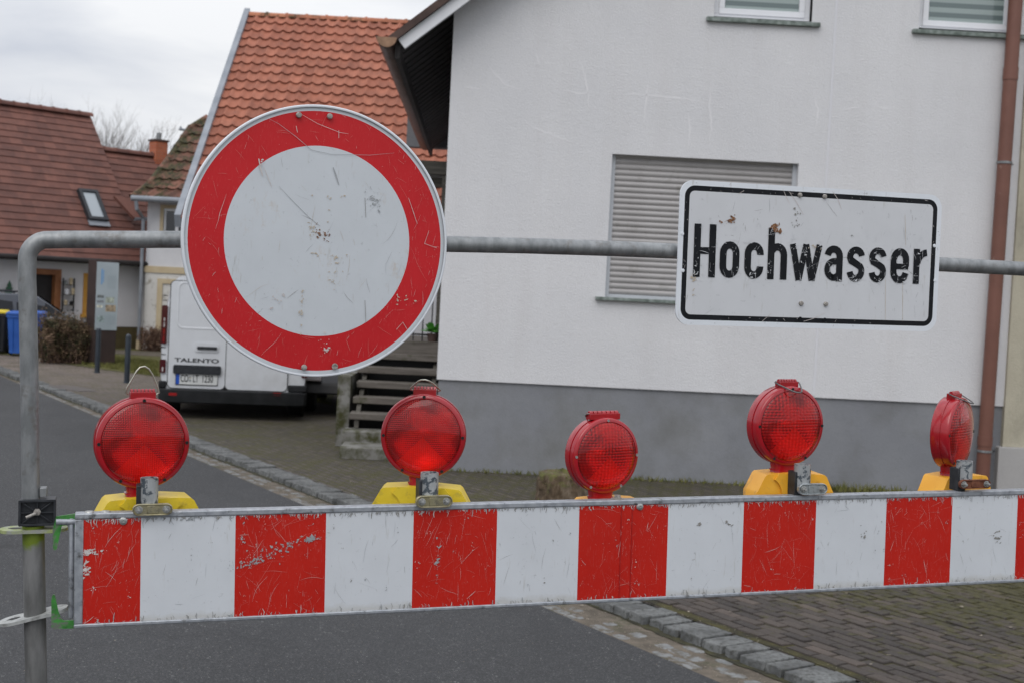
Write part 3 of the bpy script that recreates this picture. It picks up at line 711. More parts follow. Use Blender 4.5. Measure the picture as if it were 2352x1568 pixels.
# ---- Hochwasser sign
HW = -.006
c4 = [B(1556.6, 413, HW), B(2155, 448, HW), B(2159.6, 762, HW), B(1557.6, 744.6, HW)]
cx = sum(p[0] for p in c4) / 4; cy = sum(p[1] for p in c4) / 4
wd = ((Vector(c4[1]) - Vector(c4[0])).length + (Vector(c4[2]) - Vector(c4[3])).length) / 2
hg = ((Vector(c4[0]) - Vector(c4[3])).length + (Vector(c4[1]) - Vector(c4[2])).length) / 2
ang = math.atan2(c4[1][1] - c4[0][1] + c4[2][1] - c4[3][1], c4[1][0] - c4[0][0] + c4[2][0] - c4[3][0])
print('HW sign', wd, hg, math.degrees(ang), 'RS', RS, 'board', -tB, 'sR', sR)
T2 = BM @ Matrix.Translation((cx, cy, HW)) @ Matrix.Rotation(ang, 4, 'Z')
txt = thing('text_sign', 'white rectangular sign with black border reading Hochwasser, hung on the crossbar', 'road sign', T2)
hw, hh = wd / 2, hg / 2
def hp(x, y):
    p = T2.inverted() @ PL(x, y, T2.translation, T2.to_3x3() @ Vector((0, 0, 1))); return p.x, p.y
mb = MB(T2)
o1 = rrect(-hw, hw, -hh, hh, .036, 8); o2 = rrect(-hw + .013, hw - .013, -hh + .013, hh - .013, .027, 8); o3 = rrect(-hw + .026, hw - .026, -hh + .026, hh - .026, .014, 8)
mb.prism(o1, -.004, -.0002, 1, cap=False)
mb.add([(p[0], p[1], -.004) for p in o1], [tuple(range(len(o1) - 1, -1, -1))], 1)
def flat(a, b, z, mi):
    n = len(a); mb.add([(p[0], p[1], z) for p in a] + [(p[0], p[1], z) for p in b], [(i, (i + 1) % n, n + (i + 1) % n, n + i) for i in range(n)], mi)
flat(o1, o2, -.0002, 1); flat(o2, o3, -.0002, 2); mb.add([(p[0], p[1], -.0002) for p in o3], [tuple(range(len(o3)))], 0)
rnd = random.Random(21)
in3 = lambda x, y: abs(x) < hw - .027 and abs(y) < hh - .027
inb = lambda x, y: (hw - .025 < abs(x) < hw - .014 and abs(y) < hh - .03) or (hh - .025 < abs(y) < hh - .014 and abs(x) < hw - .03)
inw = lambda x, y: (hw - .012 < abs(x) < hw - .002 and abs(y) < hh - .03) or (hh - .012 < abs(y) < hh - .002 and abs(x) < hw - .03)
scratches(mb, rnd, 110, in3, .0001, [4, 5], .004, .05, .0003, .0008, (-hw, hw, -hh, hh), .5)
scratches(mb, rnd, 700, inb, .0001, [3, 3, 4], .003, .012, .0004, .001, (-hw, hw, -hh, hh), .5)
scratches(mb, rnd, 500, inw, .0001, [5], .002, .010, .0004, .0008, (-hw, hw, -hh, hh), .5)
def cp(x, y): return hp((x / 1.809 + 2600) * 2352 / 4096, (y / 1.809 + 650) * 2352 / 4096)
for x, y, sx_, sy_, n_, mi, r1 in ((580, 430, .004, .004, 26, 6, .004), (908, 470, .004, .006, 34, 6, .005), (295, 825, .002, .003, 10, 7, .004), (322, 842, .002, .002, 8, 7, .003), (315, 945, .003, .008, 9, 7, .0025), (1055, 430, .006, .022, 24, 5, .0022), (1165, 625, .012, .006, 12, 7, .003), (1458, 533, .002, .002, 6, 5, .002)):
    u_, v_ = cp(x, y); chips(mb, rnd, n_, u_, v_, sx_, sy_, .0014, mi, .0008, r1)
for p in ([(1703, 850), (1702, 1140)], [(1828, 860), (1828, 1150)], [(1845, 380), (1850, 600)]): ribbon(mb, [cp(*q) for q in [p[0], ((p[0][0]+p[1][0])/2, (p[0][1]+p[1][1])/2), p[1]]], .0012, .0003, 7, taper=True)
for p in ([(1000, 205), (1060, 290), (1110, 380)], [(960, 190), (985, 250), (1010, 300)], [(1320, 210), (1360, 270), (1385, 340)], [(1110, 1150), (1180, 1130), (1270, 1085)], [(810, 1150), (880, 1090)], [(640, 230), (680, 205)]): ribbon(mb, [cp(*q) for q in p], .0014, .0006, 3, taper=True)
mb.build('plate', ['splate', 'sborder', 'sblack', 'scr_w', 'scr_g', 'scr_d', 'rustspot', 'ruststain'], txt, smooth=False)
# lettering, drawn as strokes
base0 = Vector(cp(308, 828)); base1 = Vector(cp(1945, 880)); bx = (base1 - base0).normalized(); by = Vector((-bx.y, bx.x))
capH = (Vector(cp(330, 443)) - base0).dot(by); xH = (Vector(cp(570, 570)) - base0).dot(by) * .995
TH = (Vector(cp(357, 700)) - Vector(cp(308, 700))).length * 1.0
mb = MB(T2); zc = [0]
def stroke(ox, pts, closed=False, th=None):
    q = [pts[0]]
    for p in pts[1:]:
        if math.hypot(p[0] - q[-1][0], p[1] - q[-1][1]) > 1e-4: q.append(p)
    if closed and math.hypot(q[0][0] - q[-1][0], q[0][1] - q[-1][1]) < 1e-4: q.pop()
    pts = q
    zc[0] += 1
    ribbon(mb, [tuple(base0 + bx * (ox + p[0]) + by * p[1]) for p in pts], th or TH, .0010 + .00001 * zc[0], 0, closed)
def gx(px): return (Vector(cp(px, 850)) - base0).dot(bx)
h = TH / 2
def gH(o, w_): stroke(o, [(h, 0), (h, capH / 2), (h, capH)]); stroke(o, [(w_ - h, 0), (w_ - h, capH / 2), (w_ - h, capH)]); stroke(o, [(h, capH * .5), (w_ / 2, capH * .5), (w_ - h, capH * .5)], th=TH * .92)
def go(o, w_):
    rx = w_ / 2 - h; ry = rx * 1.15
    stroke(o, arc(w_ / 2, xH - h - ry, rx, ry, 0, 180) + arc(w_ / 2, h + ry, rx, ry, 180, 360), True)
def gc(o, w_):
    rx = w_ / 2 - h; ry = rx * 1.15
    stroke(o, [(w_ - h, xH * .66)] + arc(w_ / 2, xH - h - ry, rx, ry, 0, 180) + arc(w_ / 2, h + ry, rx, ry, 180, 360) + [(w_ - h, xH * .34)])
def gh(o, w_):
    rx = (w_ - TH) / 2; ry = rx * 1.2
    stroke(o, [(h, 0), (h, capH / 2), (h, capH * .985)])
    stroke(o, arc(w_ / 2, xH - h - ry, rx, ry, 150, 0) + [(w_ - h, xH * .3), (w_ - h, 0)])
def gw(o, w_):
    for a, b in ((h * .9, w_ * .30), (w_ * .5, w_ * .30), (w_ * .5, w_ * .70), (w_ - h * .9, w_ * .70)):
        stroke(o, [(a, xH), ((a + b) / 2, xH / 2), (b, 0)], th=TH * .92)
def ga(o, w_):
    rx = w_ / 2 - h; ry = rx * 1.05
    stroke(o, arc(w_ / 2, xH - h - ry, rx, ry, 172, 0) + [(w_ - h, xH * .3), (w_ - h, 0)])
    by_ = xH * .56; r2 = (by_ - h) / 2
    stroke(o, [(w_ - h, by_)] + arc(h + r2 * .95, by_ - r2, r2 * .95, r2, 90, 270, 12) + arc(w_ * .48, h + r2 * .8, w_ * .52 - h, r2 * .8, 270, 350, 6), th=TH * .9)
def gs(o, w_):
    rx = w_ / 2 - h; m = xH * .52; r1 = (xH - h - m) / 2; r2 = (m - h) / 2
    stroke(o, arc(w_ / 2, xH - h - r1, rx, r1, 8, 90, 5) + arc(w_ / 2, xH - h - r1, rx, r1, 90, 215, 9) + [(w_ * .5, m)] + arc(w_ / 2, h + r2, rx, r2, 35, -90, 9) + arc(w_ / 2, h + r2, rx, r2, -90, -172, 6), th=TH * .95)
def ge(o, w_):
    rx = w_ / 2 - h; ry = rx * 1.15; m = xH * .48
    stroke(o, [(h, m), (w_ / 2, m), (w_ - h * .2, m)], th=TH * .8)
    stroke(o, [(w_ - h, m)] + arc(w_ / 2, xH - h - ry, rx, ry, 0, 180) + arc(w_ / 2, h + ry, rx, ry, 180, 352))
def gr(o, w_):
    stroke(o, [(h, 0), (h, xH / 2), (h, xH)])
    stroke(o, arc(w_ * 1.0, xH * .50, w_ * 1.0 - h * 1.2, xH * .5 - h, 165, 92, 7), th=TH * .95)
for fn, a, b in ((gH, 308, 467), (go, 498, 640), (gc, 677, 815), (gh, 845, 985), (gw, 1002, 1238), (ga, 1255, 1388), (gs, 1418, 1548), (gs, 1578, 1705), (ge, 1735, 1868), (gr, 1900, 1997)):
    fn(gx(a), gx(b) - gx(a))
mt = M['sblack'].copy(); mt.name = 'worn black lettering'
scr = MB
intext = lambda x, y: True
x0_, y0_ = cp(300, 860); x1_, y1_ = cp(2000, 560)
scratches(mb, rnd, 300, intext, .0022, [1], .003, .03, .0003, .0009, (x0_, x1_, y0_ - .005, y1_ + .02), .4)
for cxp, cyp, n_, sx_, sy_ in ((1100, 690, 46, .008, .022), (1040, 600, 30, .008, .006), (1225, 610, 14, .005, .005), (335, 740, 26, .005, .012), (345, 810, 16, .007, .002), (735, 800, 22, .004, .014), (870, 770, 22, .004, .014), (1370, 845, 10, .006, .004), (1650, 700, 20, .01, .008), (1660, 850, 18, .008, .004), (1480, 840, 24, .01, .008), (1820, 860, 16, .008, .005), (1940, 660, 8, .006, .003), (720, 575, 14, .010, .004), (1770, 690, 10, .01, .01)):
    u_, v_ = cp(cxp, cyp); chips(mb, rnd, int(n_ * .75), u_, v_, sx_, sy_, .0024, 1, .0005, .0022)
mb.build('lettering', ['sblack', 'splate'], txt, smooth=False)
for x, y, k in ((1083, 237, 0), (1262, 248, 0), (1092, 1020, 0), (1270, 1025, 0), (1087, 1133, 1), (1265, 1141, 1)):
    mb = MB(T2); u_, v_ = cp(x, y)
    if k: mb.lathe([(.006, 0), (.0055, .0012), (.004, .0013), (.0036, .0004), (.0001, .0004)], 16, T=Matrix.Translation((u_, v_, -.0001)))
    else: mb.lathe([(.0062, 0), (.006, .004), (.0045, .0055), (.0001, .006)], 10, T=Matrix.Translation((u_, v_, -.0001)))
    mb.build('bolt', 'sblack' if k else 'boltold', txt)
for x, y in ((235, 517), (238, 783), (2058, 604), (2063, 855)):
    mb = MB(T2); u_, v_ = cp(x, y); mb.lathe([(.0048, 0), (.004, .0012), (.0001, .0015)], 14, T=Matrix.Translation((u_, v_, -.0001))); mb.build('rivet', 'sborder', txt)
mb = MB(T2)
mb.box(-.03, .03, -.14, .14, -.012, -.0045); mb.build('back_rail', 'galv', txt)

# ---- warning lamps
def lensmat(name, coarse):
    m, t, b = newmat(name); b.inputs['Roughness'].default_value = .14; b.inputs['IOR'].default_value = 1.3
    b.inputs['Coat Weight'].default_value = .6; b.inputs['Coat Roughness'].default_value = .04; b.inputs['Coat IOR'].default_value = 1.45; b.inputs['Specular IOR Level'].default_value = .35
    tcn = t.nodes.new('ShaderNodeTexCoord'); s = t.nodes.new('ShaderNodeSeparateXYZ'); t.links.new(tcn.outputs['UV'], s.inputs[0])
    x, y = math_(t, 'SUBTRACT', s.outputs['X'], .5), math_(t, 'SUBTRACT', s.outputs['Y'], .5)
    fr = 42 if not coarse else 20
    sxn = math_(t, 'SINE', math_(t, 'MULTIPLY', x, 2 * PI * fr)); syn = math_(t, 'SINE', math_(t, 'MULTIPLY', y, 2 * PI * fr * (1.0 if not coarse else 1.35)))
    # prism blocks change direction between the quadrants
    quad = math_(t, 'GREATER_THAN', math_(t, 'ABSOLUTE', y), math_(t, 'ABSOLUTE', x))
    rad = math_(t, 'SQRT', math_(t, 'ADD', math_(t, 'MULTIPLY', x, x), math_(t, 'MULTIPLY', y, y)))
    rings = math_(t, 'SINE', math_(t, 'MULTIPLY', rad, 2 * PI * fr * 1.1))
    grid = math_(t, 'ADD', math_(t, 'MULTIPLY', sxn, math_(t, 'ADD', .35, math_(t, 'MULTIPLY', quad, .65))), math_(t, 'MULTIPLY', syn, math_(t, 'SUBTRACT', 1.0, math_(t, 'MULTIPLY', quad, .5))))
    grid = math_(t, 'ADD', grid, math_(t, 'MULTIPLY', rings, .5))
    g01 = math_(t, 'ADD', math_(t, 'MULTIPLY', grid, .25), .5, True)
    c = ramp(t, g01, [(.15, (.20, .001, .002)), (.5, (.52, .004, .006)), (.9, (.90, .030, .032))])
    c = mixc(t, math_(t, 'MULTIPLY', step_(t, noise(t, 14, 2), .42, .60), .6), c, (.95, .014, .010))
    c = mixc(t, math_(t, 'MULTIPLY', step_(t, noise(t, 11, 3, dist=.8), .50, .62), .6), c, (.16, .001, .002))
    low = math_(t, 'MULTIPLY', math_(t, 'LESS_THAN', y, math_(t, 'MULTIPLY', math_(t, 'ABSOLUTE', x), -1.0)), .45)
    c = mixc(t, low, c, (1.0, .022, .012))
    t.links.new(c, b.inputs['Base Color'])
    b.inputs['Subsurface Weight'].default_value = 0
    b.inputs['Transmission Weight'].default_value = .6
    bump(t, b, grid, .28, .0008); return m
M['lens'] = lensmat('fine ribbed red lens', False); M['lens2'] = lensmat('coarse ribbed red lens', True)
def redpl(name, c, rough):
    m, t, b = newmat(name); b.inputs['Roughness'].default_value = rough; b.inputs['Transmission Weight'].default_value = 0
    t.links.new(ramp(t, noise(t, 20, 3), [(.3, c), (.7, (c[0] * 1.25, c[1] * 1.6, c[2] * 1.6))]), b.inputs['Base Color'])
    b.inputs['Coat Weight'].default_value = .35; b.inputs['Coat Roughness'].default_value = .08; return m
M['redpl'] = redpl('red plastic housing', (.31, .0045, .010), .22)
M['redcore'] = mat('inner reflector', (.85, .5, .45), (.95, .7, .65), 18, .22, .7)
ux = lambda R_: None
def lamp(px, py, hpx, yaw, box, style, label, wofs=-.055, boxdrop=0, handle='up', bracket=None, boxyaw=None, bofs=0, bhw=.104):
    """px,py: centre of the lens; yaw: turned to the right of the line of sight"""
    a = R(yaw)
    for _ in range(3):     # stand the lamp far enough back for its box to clear the board
        sc2, tc2 = B(px, py, wofs); P = BM @ Vector((sc2, tc2, wofs))
        los = Vector((EYE.x - P.x, EYE.y - P.y, 0)).normalized()
        fz = Vector((los.x * math.cos(a) - los.y * math.sin(a), los.x * math.sin(a) + los.y * math.cos(a), 0))
        ab = R(yaw if boxyaw is None else boxyaw); cs = (los.x * math.cos(ab) - los.y * math.sin(ab)) * bn.x + (los.x * math.sin(ab) + los.y * math.cos(ab)) * bn.y; sn = math.sqrt(max(0, 1 - cs * cs)); wofs = -((bhw + abs(bofs)) * sn + .048 * cs + .033)
    Rr = hpx / bm_scale(px, py, wofs)
    up = (bv_ * .7 + Vector((0, 0, 1)) * .3); up = (up - fz * up.dot(fz)).normalized(); fx = up.cross(fz)
    T = frame(P, fx, up, fz); k = Rr / .1
    root = thing('warning_lamp', label, 'warning lamp', T @ Matrix.Translation((0, -.30 * k, 0)), 'red warning lamps along the top of the board')
    S = T @ Matrix.Scale(k, 4); SB = S @ Matrix.Rotation(R((yaw if boxyaw is None else boxyaw) - yaw), 4, 'Y') @ Matrix.Translation((bofs, 0, 0)) @ Matrix.Diagonal((bhw / .108, 1, 1, 1))
    # rim and shell (two halves with a seam)
    mb = MB(S)
    mb.lathe([(.088, .025), (.090, .0275), (.096, .0265), (.0985, .024), (.1, .020), (.0985, .0015), (.1005, .0015), (.1005, -.0015), (.0985, -.0015), (.1, -.020), (.0985, -.024), (.096, -.0265), (.090, -.0275), (.088, -.025)], 72)
    # neck
    nk = [(.030, -.094), (.031, -.108), (.034, -.112), (.034, -.124)]
    for y0, y1, w0, w1 in ((-.088, -.110, .034, .030), (-.110, -.1135, .034, .034), (-.1135, -.125, .031, .033)):
        pts0 = rrect(-w0, w0, -.020, .020, .012, 4); pts1 = rrect(-w1, w1, -.020, .020, .012, 4); n = len(pts0)
        mb.add([(p[0], y0, p[1]) for p in pts0] + [(p[0], y1, p[1]) for p in pts1], [(i, (i + 1) % n, n + (i + 1) % n, n + i) for i in range(n)] + [tuple(range(n)), tuple(range(2 * n - 1, n - 1, -1))])
    house = mb.build('housing', 'redpl', root, sharp=50)
    for sgn in (1, -1):
        mb = MB(S); prof = [(.0885, .0265), (.084, .030), (.065, .035), (.045, .0385), (.022, .0405), (.0001, .041)]
        seg = 72; vs = []; 
        for r, z in prof:
            for q in range(seg):
                aa = 2 * PI * q / seg; vs.append((r * math.cos(aa), r * math.sin(aa), z * sgn))
        fs, uv = [], []
        for i in range(len(prof) - 1):
            for q in range(seg):
                f = (i * seg + q, i * seg + (q + 1) % seg, (i + 1) * seg + (q + 1) % seg, (i + 1) * seg + q)
                if sgn < 0: f = f[::-1]
                fs.append(f); uv.append([(vs[j][0] / .2 + .5, vs[j][1] / .2 + .5) for j in f])
        mb.add(vs, fs, 0, None, uv); mb.build('lens', 'lens' if style == 'fine' else 'lens2', root, sharp=60)
    mb = MB(S); mb.lathe([(.083, .022), (.03, .004), (.0001, .004)], 36); mb.lathe([(.083, -.022), (.03, -.004), (.0001, -.004)], 36)
    mb.cyl((0, 0, -.012), (0, 0, .024), .012, 16); mb.build('reflector', 'redcore', root)
    for aa in (90, 180, 0, 240, 300):
        mb = MB(S); mb.lathe([(.0038, 0), (.0036, .0014), (.0022, .0014), (.0018, .0003), (.0001, .0003)], 12, T=Matrix.Translation((.093 * math.cos(R(aa)), .093 * math.sin(R(aa)), .0271)))
        mb.build('screw', 'bolt' if style == 'coarse' else 'dark', root)
    # lug that holds the wire handle
    mb = MB(S); lw = .027 if style != 'coarse' else .046
    mb.box(-lw, lw, .094, .110, -.012, .012)
    for q in range(7):
        xx = -lw + (q + .5) * 2 * lw / 7; mb.cyl((xx - lw / 9, .110, 0), (xx + lw / 9, .110, 0), .0065, 10)
    mb.build('handle_lug', 'redpl', root, bevel=.001)
    mb = MB(S); hh_ = []
    tilt = {'up': 6, 'fwd': 62, 'down': 112, 'back': -115}[handle]
    for (x, y) in [(-.030, -.004), (-.035, .0), (-.033, .012), (-.022, .032), (-.014, .048), (-.007, .056), (.003, .058), (.012, .052), (.020, .040), (.032, .012), (.036, .0), (.030, -.004)]:
        c_, s_ = math.cos(R(tilt)), math.sin(R(tilt)); xx = x * (1 if lw < .04 else 1.45)
        hh_.append((xx, .108 + y * c_, y * s_ ))
    mb.tube(hh_, .0019, 8); mb.build('handle', 'wire' if style == 'fine' else 'darkwire', root, sharp=70)
    # battery box
    y0 = -.118 - boxdrop
    mb = MB(SB)
    pf = [(-.108, -.30), (.108, -.30), (.108, y0 - .050), (.104, y0 - .044), (.086, y0 - .008), (.080, y0 - .003), (.03, y0 + .001), (-.03, y0 + .001), (-.080, y0 - .003), (-.086, y0 - .008), (-.104, y0 - .044), (-.108, y0 - .050)]
    mb.prism(pf, -.045, .040)
    bx_ = mb.build('battery_box', box, root, bevel=.005, seg=3)
    mb = MB(SB)
    bo = [(-.040, -.30), (.040, -.30)] + [(.040, y0 - .055)] + arc(.074, y0 - .055, .034, .044, 180, 112, 6) + [(.05, y0 + .0005), (-.05, y0 + .0005)] + arc(-.074, y0 - .055, .034, .044, 68, 0, 6)
    mb.prism(bo, .0405, .0475); mb.build('box_front', box, bx_, bevel=.002)
    if bracket:
        tx, ty0, ty1, cx0, cx1, cy0, cy1, mtube, mcl, blackside = bracket
        wz = .010
        b_ = MB(BM); a0 = B(tx - 21, ty0, wz); a1 = B(tx + 21, ty0, wz); rr_ = (a1[0] - a0[0]) / 2; sx2 = (a0[0] + a1[0]) / 2
        sy0 = a0[1]; sy1 = B(tx, ty1, wz)[1] - .012
        rr_ = max(.018, min(rr_, .0215))
        # hollow stub tube
        segs = 24; TT = Matrix.Translation((sx2, sy1, wz - rr_)) @ Matrix.Rotation(R(-90), 4, 'X')
        Lh = sy0 - sy1
        b_.lathe([(rr_, 0), (rr_, Lh), (rr_ - .003, Lh), (rr_ - .003, Lh * .4), (.0001, Lh * .4)], segs, T=TT)
        br = b_.build('mounting_tube', mtube, root, sharp=50)
        b_ = MB(BM); q0 = B(cx0, cy1, wz + .006); q1 = B(cx1, cy0, wz + .006)
        hw_ = (q1[1] - q0[1]) / 2; yy = (q0[1] + q1[1]) / 2
        st = [(q1[0] - hw_ + hw_ * math.cos(R(q)), yy + hw_ * math.sin(R(q))) for q in range(-90, 91, 15)] + [(q0[0] + hw_ + hw_ * math.cos(R(q)), yy + hw_ * math.sin(R(q))) for q in range(90, 271, 15)]
        cxm, sc3 = (q0[0] + q1[0]) / 2, .86
        st2 = [(cxm + (p[0] - cxm) * .95, yy + (p[1] - yy) * .80) for p in st]
        b_.ring(st, st2, wz - .004, wz + .0075); b_.prism(st2, wz - .003, wz + .004)
        b_.box(cxm - .012, cxm + .012, yy - hw_ * .7, yy + hw_ * .7, wz + .002, wz + .006)
        cl = b_.build('clamp_plate', mcl, br, bevel=.0012)
        for xx in (q0[0] + hw_ * 1.05, q1[0] - hw_ * 1.05):
            b_ = MB(BM @ Matrix.Translation((xx, yy, wz + .004)))
            b_.lathe([(.0085, 0), (.0085, .0016), (.0065, .0018)], 20); b_.lathe([(.0066, .0016), (.0066, .0065), (.0001, .0065)], 6); b_.lathe([(.0034, .006), (.0034, .014), (.0001, .0145)], 12)
            b_.cyl((0, 0, 0), (0, 0, -.05), .0035, 8)
            b_.build('bolt', 'bolt', br)
        b_ = MB(BM); p0 = B(tx + blackside * 21 - 6, ty0 + 14, -.01); p1 = B(tx + blackside * 21 + 6, ty1, -.01)
        b_.box(p0[0] - .003, p1[0] + .003, p1[1] - .03, p0[1], -.042, wz - .012); b_.build('rubber_pad', 'blackpl', br, bevel=.002)
    return root
G_ = 'galvtube'
M['stub'] = mat('worn zinc stub tube', (.38, .40, .41), (.50, .52, .53), 70, .4, .55, .1, 300, .001, dirt=((.10, .12, .14), 55, .52, .58), stretch=(1, .3, 1))
lamp(325, 1014, 105, 9, 'yellow', 'fine', 'red warning lamp with yellow base nearest the bent tube post, wire handle upright', handle='up', bracket=(343.5, 1099, 1155, 304, 397, 1155, 1184, 'stub', 'zinc', -1), bofs=.017, bhw=.116)
lamp(973.5, 999, 97, -4, 'yellow', 'fine', 'red warning lamp with yellow base right of the round sign, its handle leaning back', handle='fwd', bracket=(991.5, 1087, 1139, 955, 1040, 1136, 1166, 'stub', 'zinc', -1), bhw=.119)
lamp(1382, 1043, 87, 32, 'orange', 'coarse', 'lowest red warning lamp, its orange base almost hidden behind the board', handle='back', boxdrop=-.002, boxyaw=22, bofs=.028)
lamp(1803, 975, 91, 35, 'orange', 'mid', 'red warning lamp with orange base below the Hochwasser sign', handle='down', bracket=(1853, 1068, 1110, 1834, 1901, 1109, 1136, 'stub', 'zincgrey', -1), boxyaw=24, bofs=.018)
lamp(2187, 992, 82, 70, 'orange', 'mid', 'red warning lamp turned sideways beside the brown downpipe, with a rusty clamp', handle='down', bracket=(2227, 1060, 1100, 2205, 2276, 1100, 1122, 'stub', 'rust', -1), boxyaw=50, bofs=.028)
# bolt standing on the rail in front of the third lamp
s_, t_ = B(1418, 1146, -.012)
mb = MB(BM @ Matrix.Translation((s_, 0.0, -.012)) @ Matrix.Rotation(R(-90), 4, 'X'))
mb.lathe([(.0001, -.001), (.016, -.001), (.016, .0022), (.009, .0024)], 20); mb.lathe([(.0085, .002), (.0085, .010), (.0001, .0105)], 6)
mb.build('rail_bolt', 'boltold', board)

# ================================================================== BUILDINGS: materials
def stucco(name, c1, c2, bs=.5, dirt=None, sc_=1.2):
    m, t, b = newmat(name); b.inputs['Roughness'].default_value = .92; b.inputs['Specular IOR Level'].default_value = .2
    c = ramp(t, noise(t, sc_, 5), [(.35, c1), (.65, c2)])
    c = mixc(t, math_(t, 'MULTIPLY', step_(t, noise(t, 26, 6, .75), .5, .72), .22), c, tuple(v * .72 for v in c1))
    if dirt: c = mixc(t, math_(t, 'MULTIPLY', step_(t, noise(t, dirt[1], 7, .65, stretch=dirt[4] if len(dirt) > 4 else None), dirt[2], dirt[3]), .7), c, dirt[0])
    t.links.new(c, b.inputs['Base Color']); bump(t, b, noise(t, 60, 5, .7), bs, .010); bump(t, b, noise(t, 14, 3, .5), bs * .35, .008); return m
M['hwall'] = stucco('white roughcast', (.66, .66, .675), (.70, .698, .71), .75, ((.62, .61, .615), 1.1, .48, .85, (3.5, 3.5, .3)))
M['hplinth'] = stucco('grey plinth paint', (.215, .222, .24), (.25, .257, .272), .4, ((.15, .15, .14), 1.3, .46, .75, (1, 1, .8)))
M['repair'] = mat('pale filler', (.68, .68, .71), None, rough=.9)
M['beige'] = stucco('stained beige render', (.42, .385, .30), (.50, .465, .37), .6, ((.20, .19, .155), 1.6, .5, .68, (1, 1, .5)), 2.2)
M['beigepl'] = stucco('pale grey plinth', (.36, .35, .345), (.42, .41, .40), .3)
M['pvc'] = mat('white window plastic', (.72, .73, .76), (.76, .77, .80), 4, .35)
M['pvcgrey'] = mat('grey white guide rail', (.48, .50, .53), None, rough=.5)
M['sill'] = mat('weathered green grey stone sill', (.10, .125, .11), (.27, .31, .29), 16, .8, 0, .4, 90, .003)
M['bargeboard'] = mat('white barge board', (.66, .67, .70), (.72, .73, .75), 3, .5)
M['soffit'] = mat('dark stained boards', (.010, .008, .008), (.020, .016, .015), 6, .75)
M['darktile'] = mat('dark brown roof tile', (.05, .03, .025), (.09, .055, .045), 6, .8)
M['coppergut'] = mat('brown gutter', (.060, .038, .030), (.12, .075, .058), 5, .45, .15, dirt=((.05, .05, .045), 8, .55, .7))
M['endcap'] = mat('dirty tan end cap', (.20, .11, .06), (.34, .20, .12), 14, .6)
M['pipebrown'] = mat('red brown plastic pipe', (.150, .062, .043), (.185, .078, .055), 3, .5, 0, .05, 60, .002, dirt=((.24, .14, .11), 9, .66, .75))
M['grygut'] = mat('grey zinc gutter', (.20, .22, .25), (.28, .30, .33), 3, .5, .2)
def shuttermat():
    return mat('warm grey shutter slats', (.36, .345, .34), (.42, .405, .40), 2, .55, 0, stretch=(1, 1, .1), dirt=((.26, .25, .23), 7, .6, .8))
M['shutter'] = shuttermat()
m, t, b = newmat('striped blind behind glass'); b.inputs['Roughness'].default_value = .07; b.inputs['Specular IOR Level'].default_value = .7
tcn = t.nodes.new('ShaderNodeTexCoord'); s = t.nodes.new('ShaderNodeSeparateXYZ'); t.links.new(tcn.outputs['Object'], s.inputs[0])
fr = math_(t, 'FRACT', math_(t, 'MULTIPLY', s.outputs['Z'], 9.5))
t.links.new(ramp(t, fr, [(.0, (.13, .17, .17)), (.46, (.13, .17, .17)), (.54, (.30, .36, .35)), (1, (.30, .36, .35))]), b.inputs['Base Color']); M['blind'] = m
def glass(name, c): 
    m, t, b = newmat(name); b.inputs['Base Color'].default_value = (*c, 1); b.inputs['Roughness'].default_value = .05; b.inputs['Specular IOR Level'].default_value = .8; return m
M['glass'] = glass('dark window glass', (.012, .015, .02)); M['skyglass'] = glass('roof window glass', (.30, .34, .37))
def tilemat(name, c1, c2, c3, moss=0.0, mossc=((.016, .016, .006), (.060, .052, .014)), grime=.3):
    m, t, b = newmat(name); b.inputs['Roughness'].default_value = .78
    tcn = t.nodes.new('ShaderNodeTexCoord'); fl = t.nodes.new('ShaderNodeVectorMath'); fl.operation = 'FLOOR'
    t.links.new(tcn.outputs['UV'], fl.inputs[0])
    wn_ = t.nodes.new('ShaderNodeTexWhiteNoise'); wn_.noise_dimensions = '2D'; t.links.new(fl.outputs[0], wn_.inputs['Vector'])
    c = ramp(t, wn_.outputs['Value'], [(0, c1), (.5, c2), (1, c3)])
    c = mixc(t, math_(t, 'MULTIPLY', step_(t, noise(t, 3, 7, .7), .42, .75), grime), c, (c1[0] * .4, c1[1] * .5, c1[2] * .6))
    if moss: c = mixc(t, step_(t, noise(t, 2.2, 8, .75), moss, moss + .10), c, ramp(t, noise(t, 14, 3), [(.35, mossc[0]), (.65, mossc[1])]))
    t.links.new(c, b.inputs['Base Color']); bump(t, b, noise(t, 20, 5), .3, .01); return m
M['tileorange'] = tilemat('orange clay tile', (.29, .098, .058), (.345, .120, .070), (.40, .148, .090), grime=.6)
M['tilemossridge'] = tilemat('mossy orange ridge tile', (.36, .13, .07), (.42, .15, .08), (.48, .19, .1), moss=.50)
M['tilebrown'] = tilemat('brown red roof tile', (.115, .045, .033), (.14, .055, .040), (.175, .07, .05), grime=.6)
M['tilemoss'] = tilemat('mossy old roof tile', (.11, .048, .034), (.17, .072, .048), (.23, .10, .066), moss=.43, grime=.6)
M['lgrey'] = stucco('light grey house wall', (.64, .63, .64), (.70, .69, .70), .3)
M['olive'] = mat('olive brown plinth', (.075, .058, .022), (.11, .085, .035), 3, .85)
M['oldwhite'] = stucco('peeling white wall', (.60, .60, .62), (.68, .68, .70), .3)
M['peel'] = stucco('mouldy peeling render', (.58, .56, .53), (.66, .65, .62), .5, ((.20, .17, .12), 5, .54, .66))
M['cream'] = mat('cream stone trim', (.48, .38, .24), (.55, .46, .31), 3, .8)
M['timber'] = mat('orange brown timber frame', (.23, .085, .03), (.32, .13, .05), 5, .6)
M['ochre'] = mat('ochre window trim', (.50, .24, .03), (.56, .29, .05), 5, .6)
M['interior'] = mat('dark doorway', (.012, .010, .010), (.02, .018, .018), 3, .6)

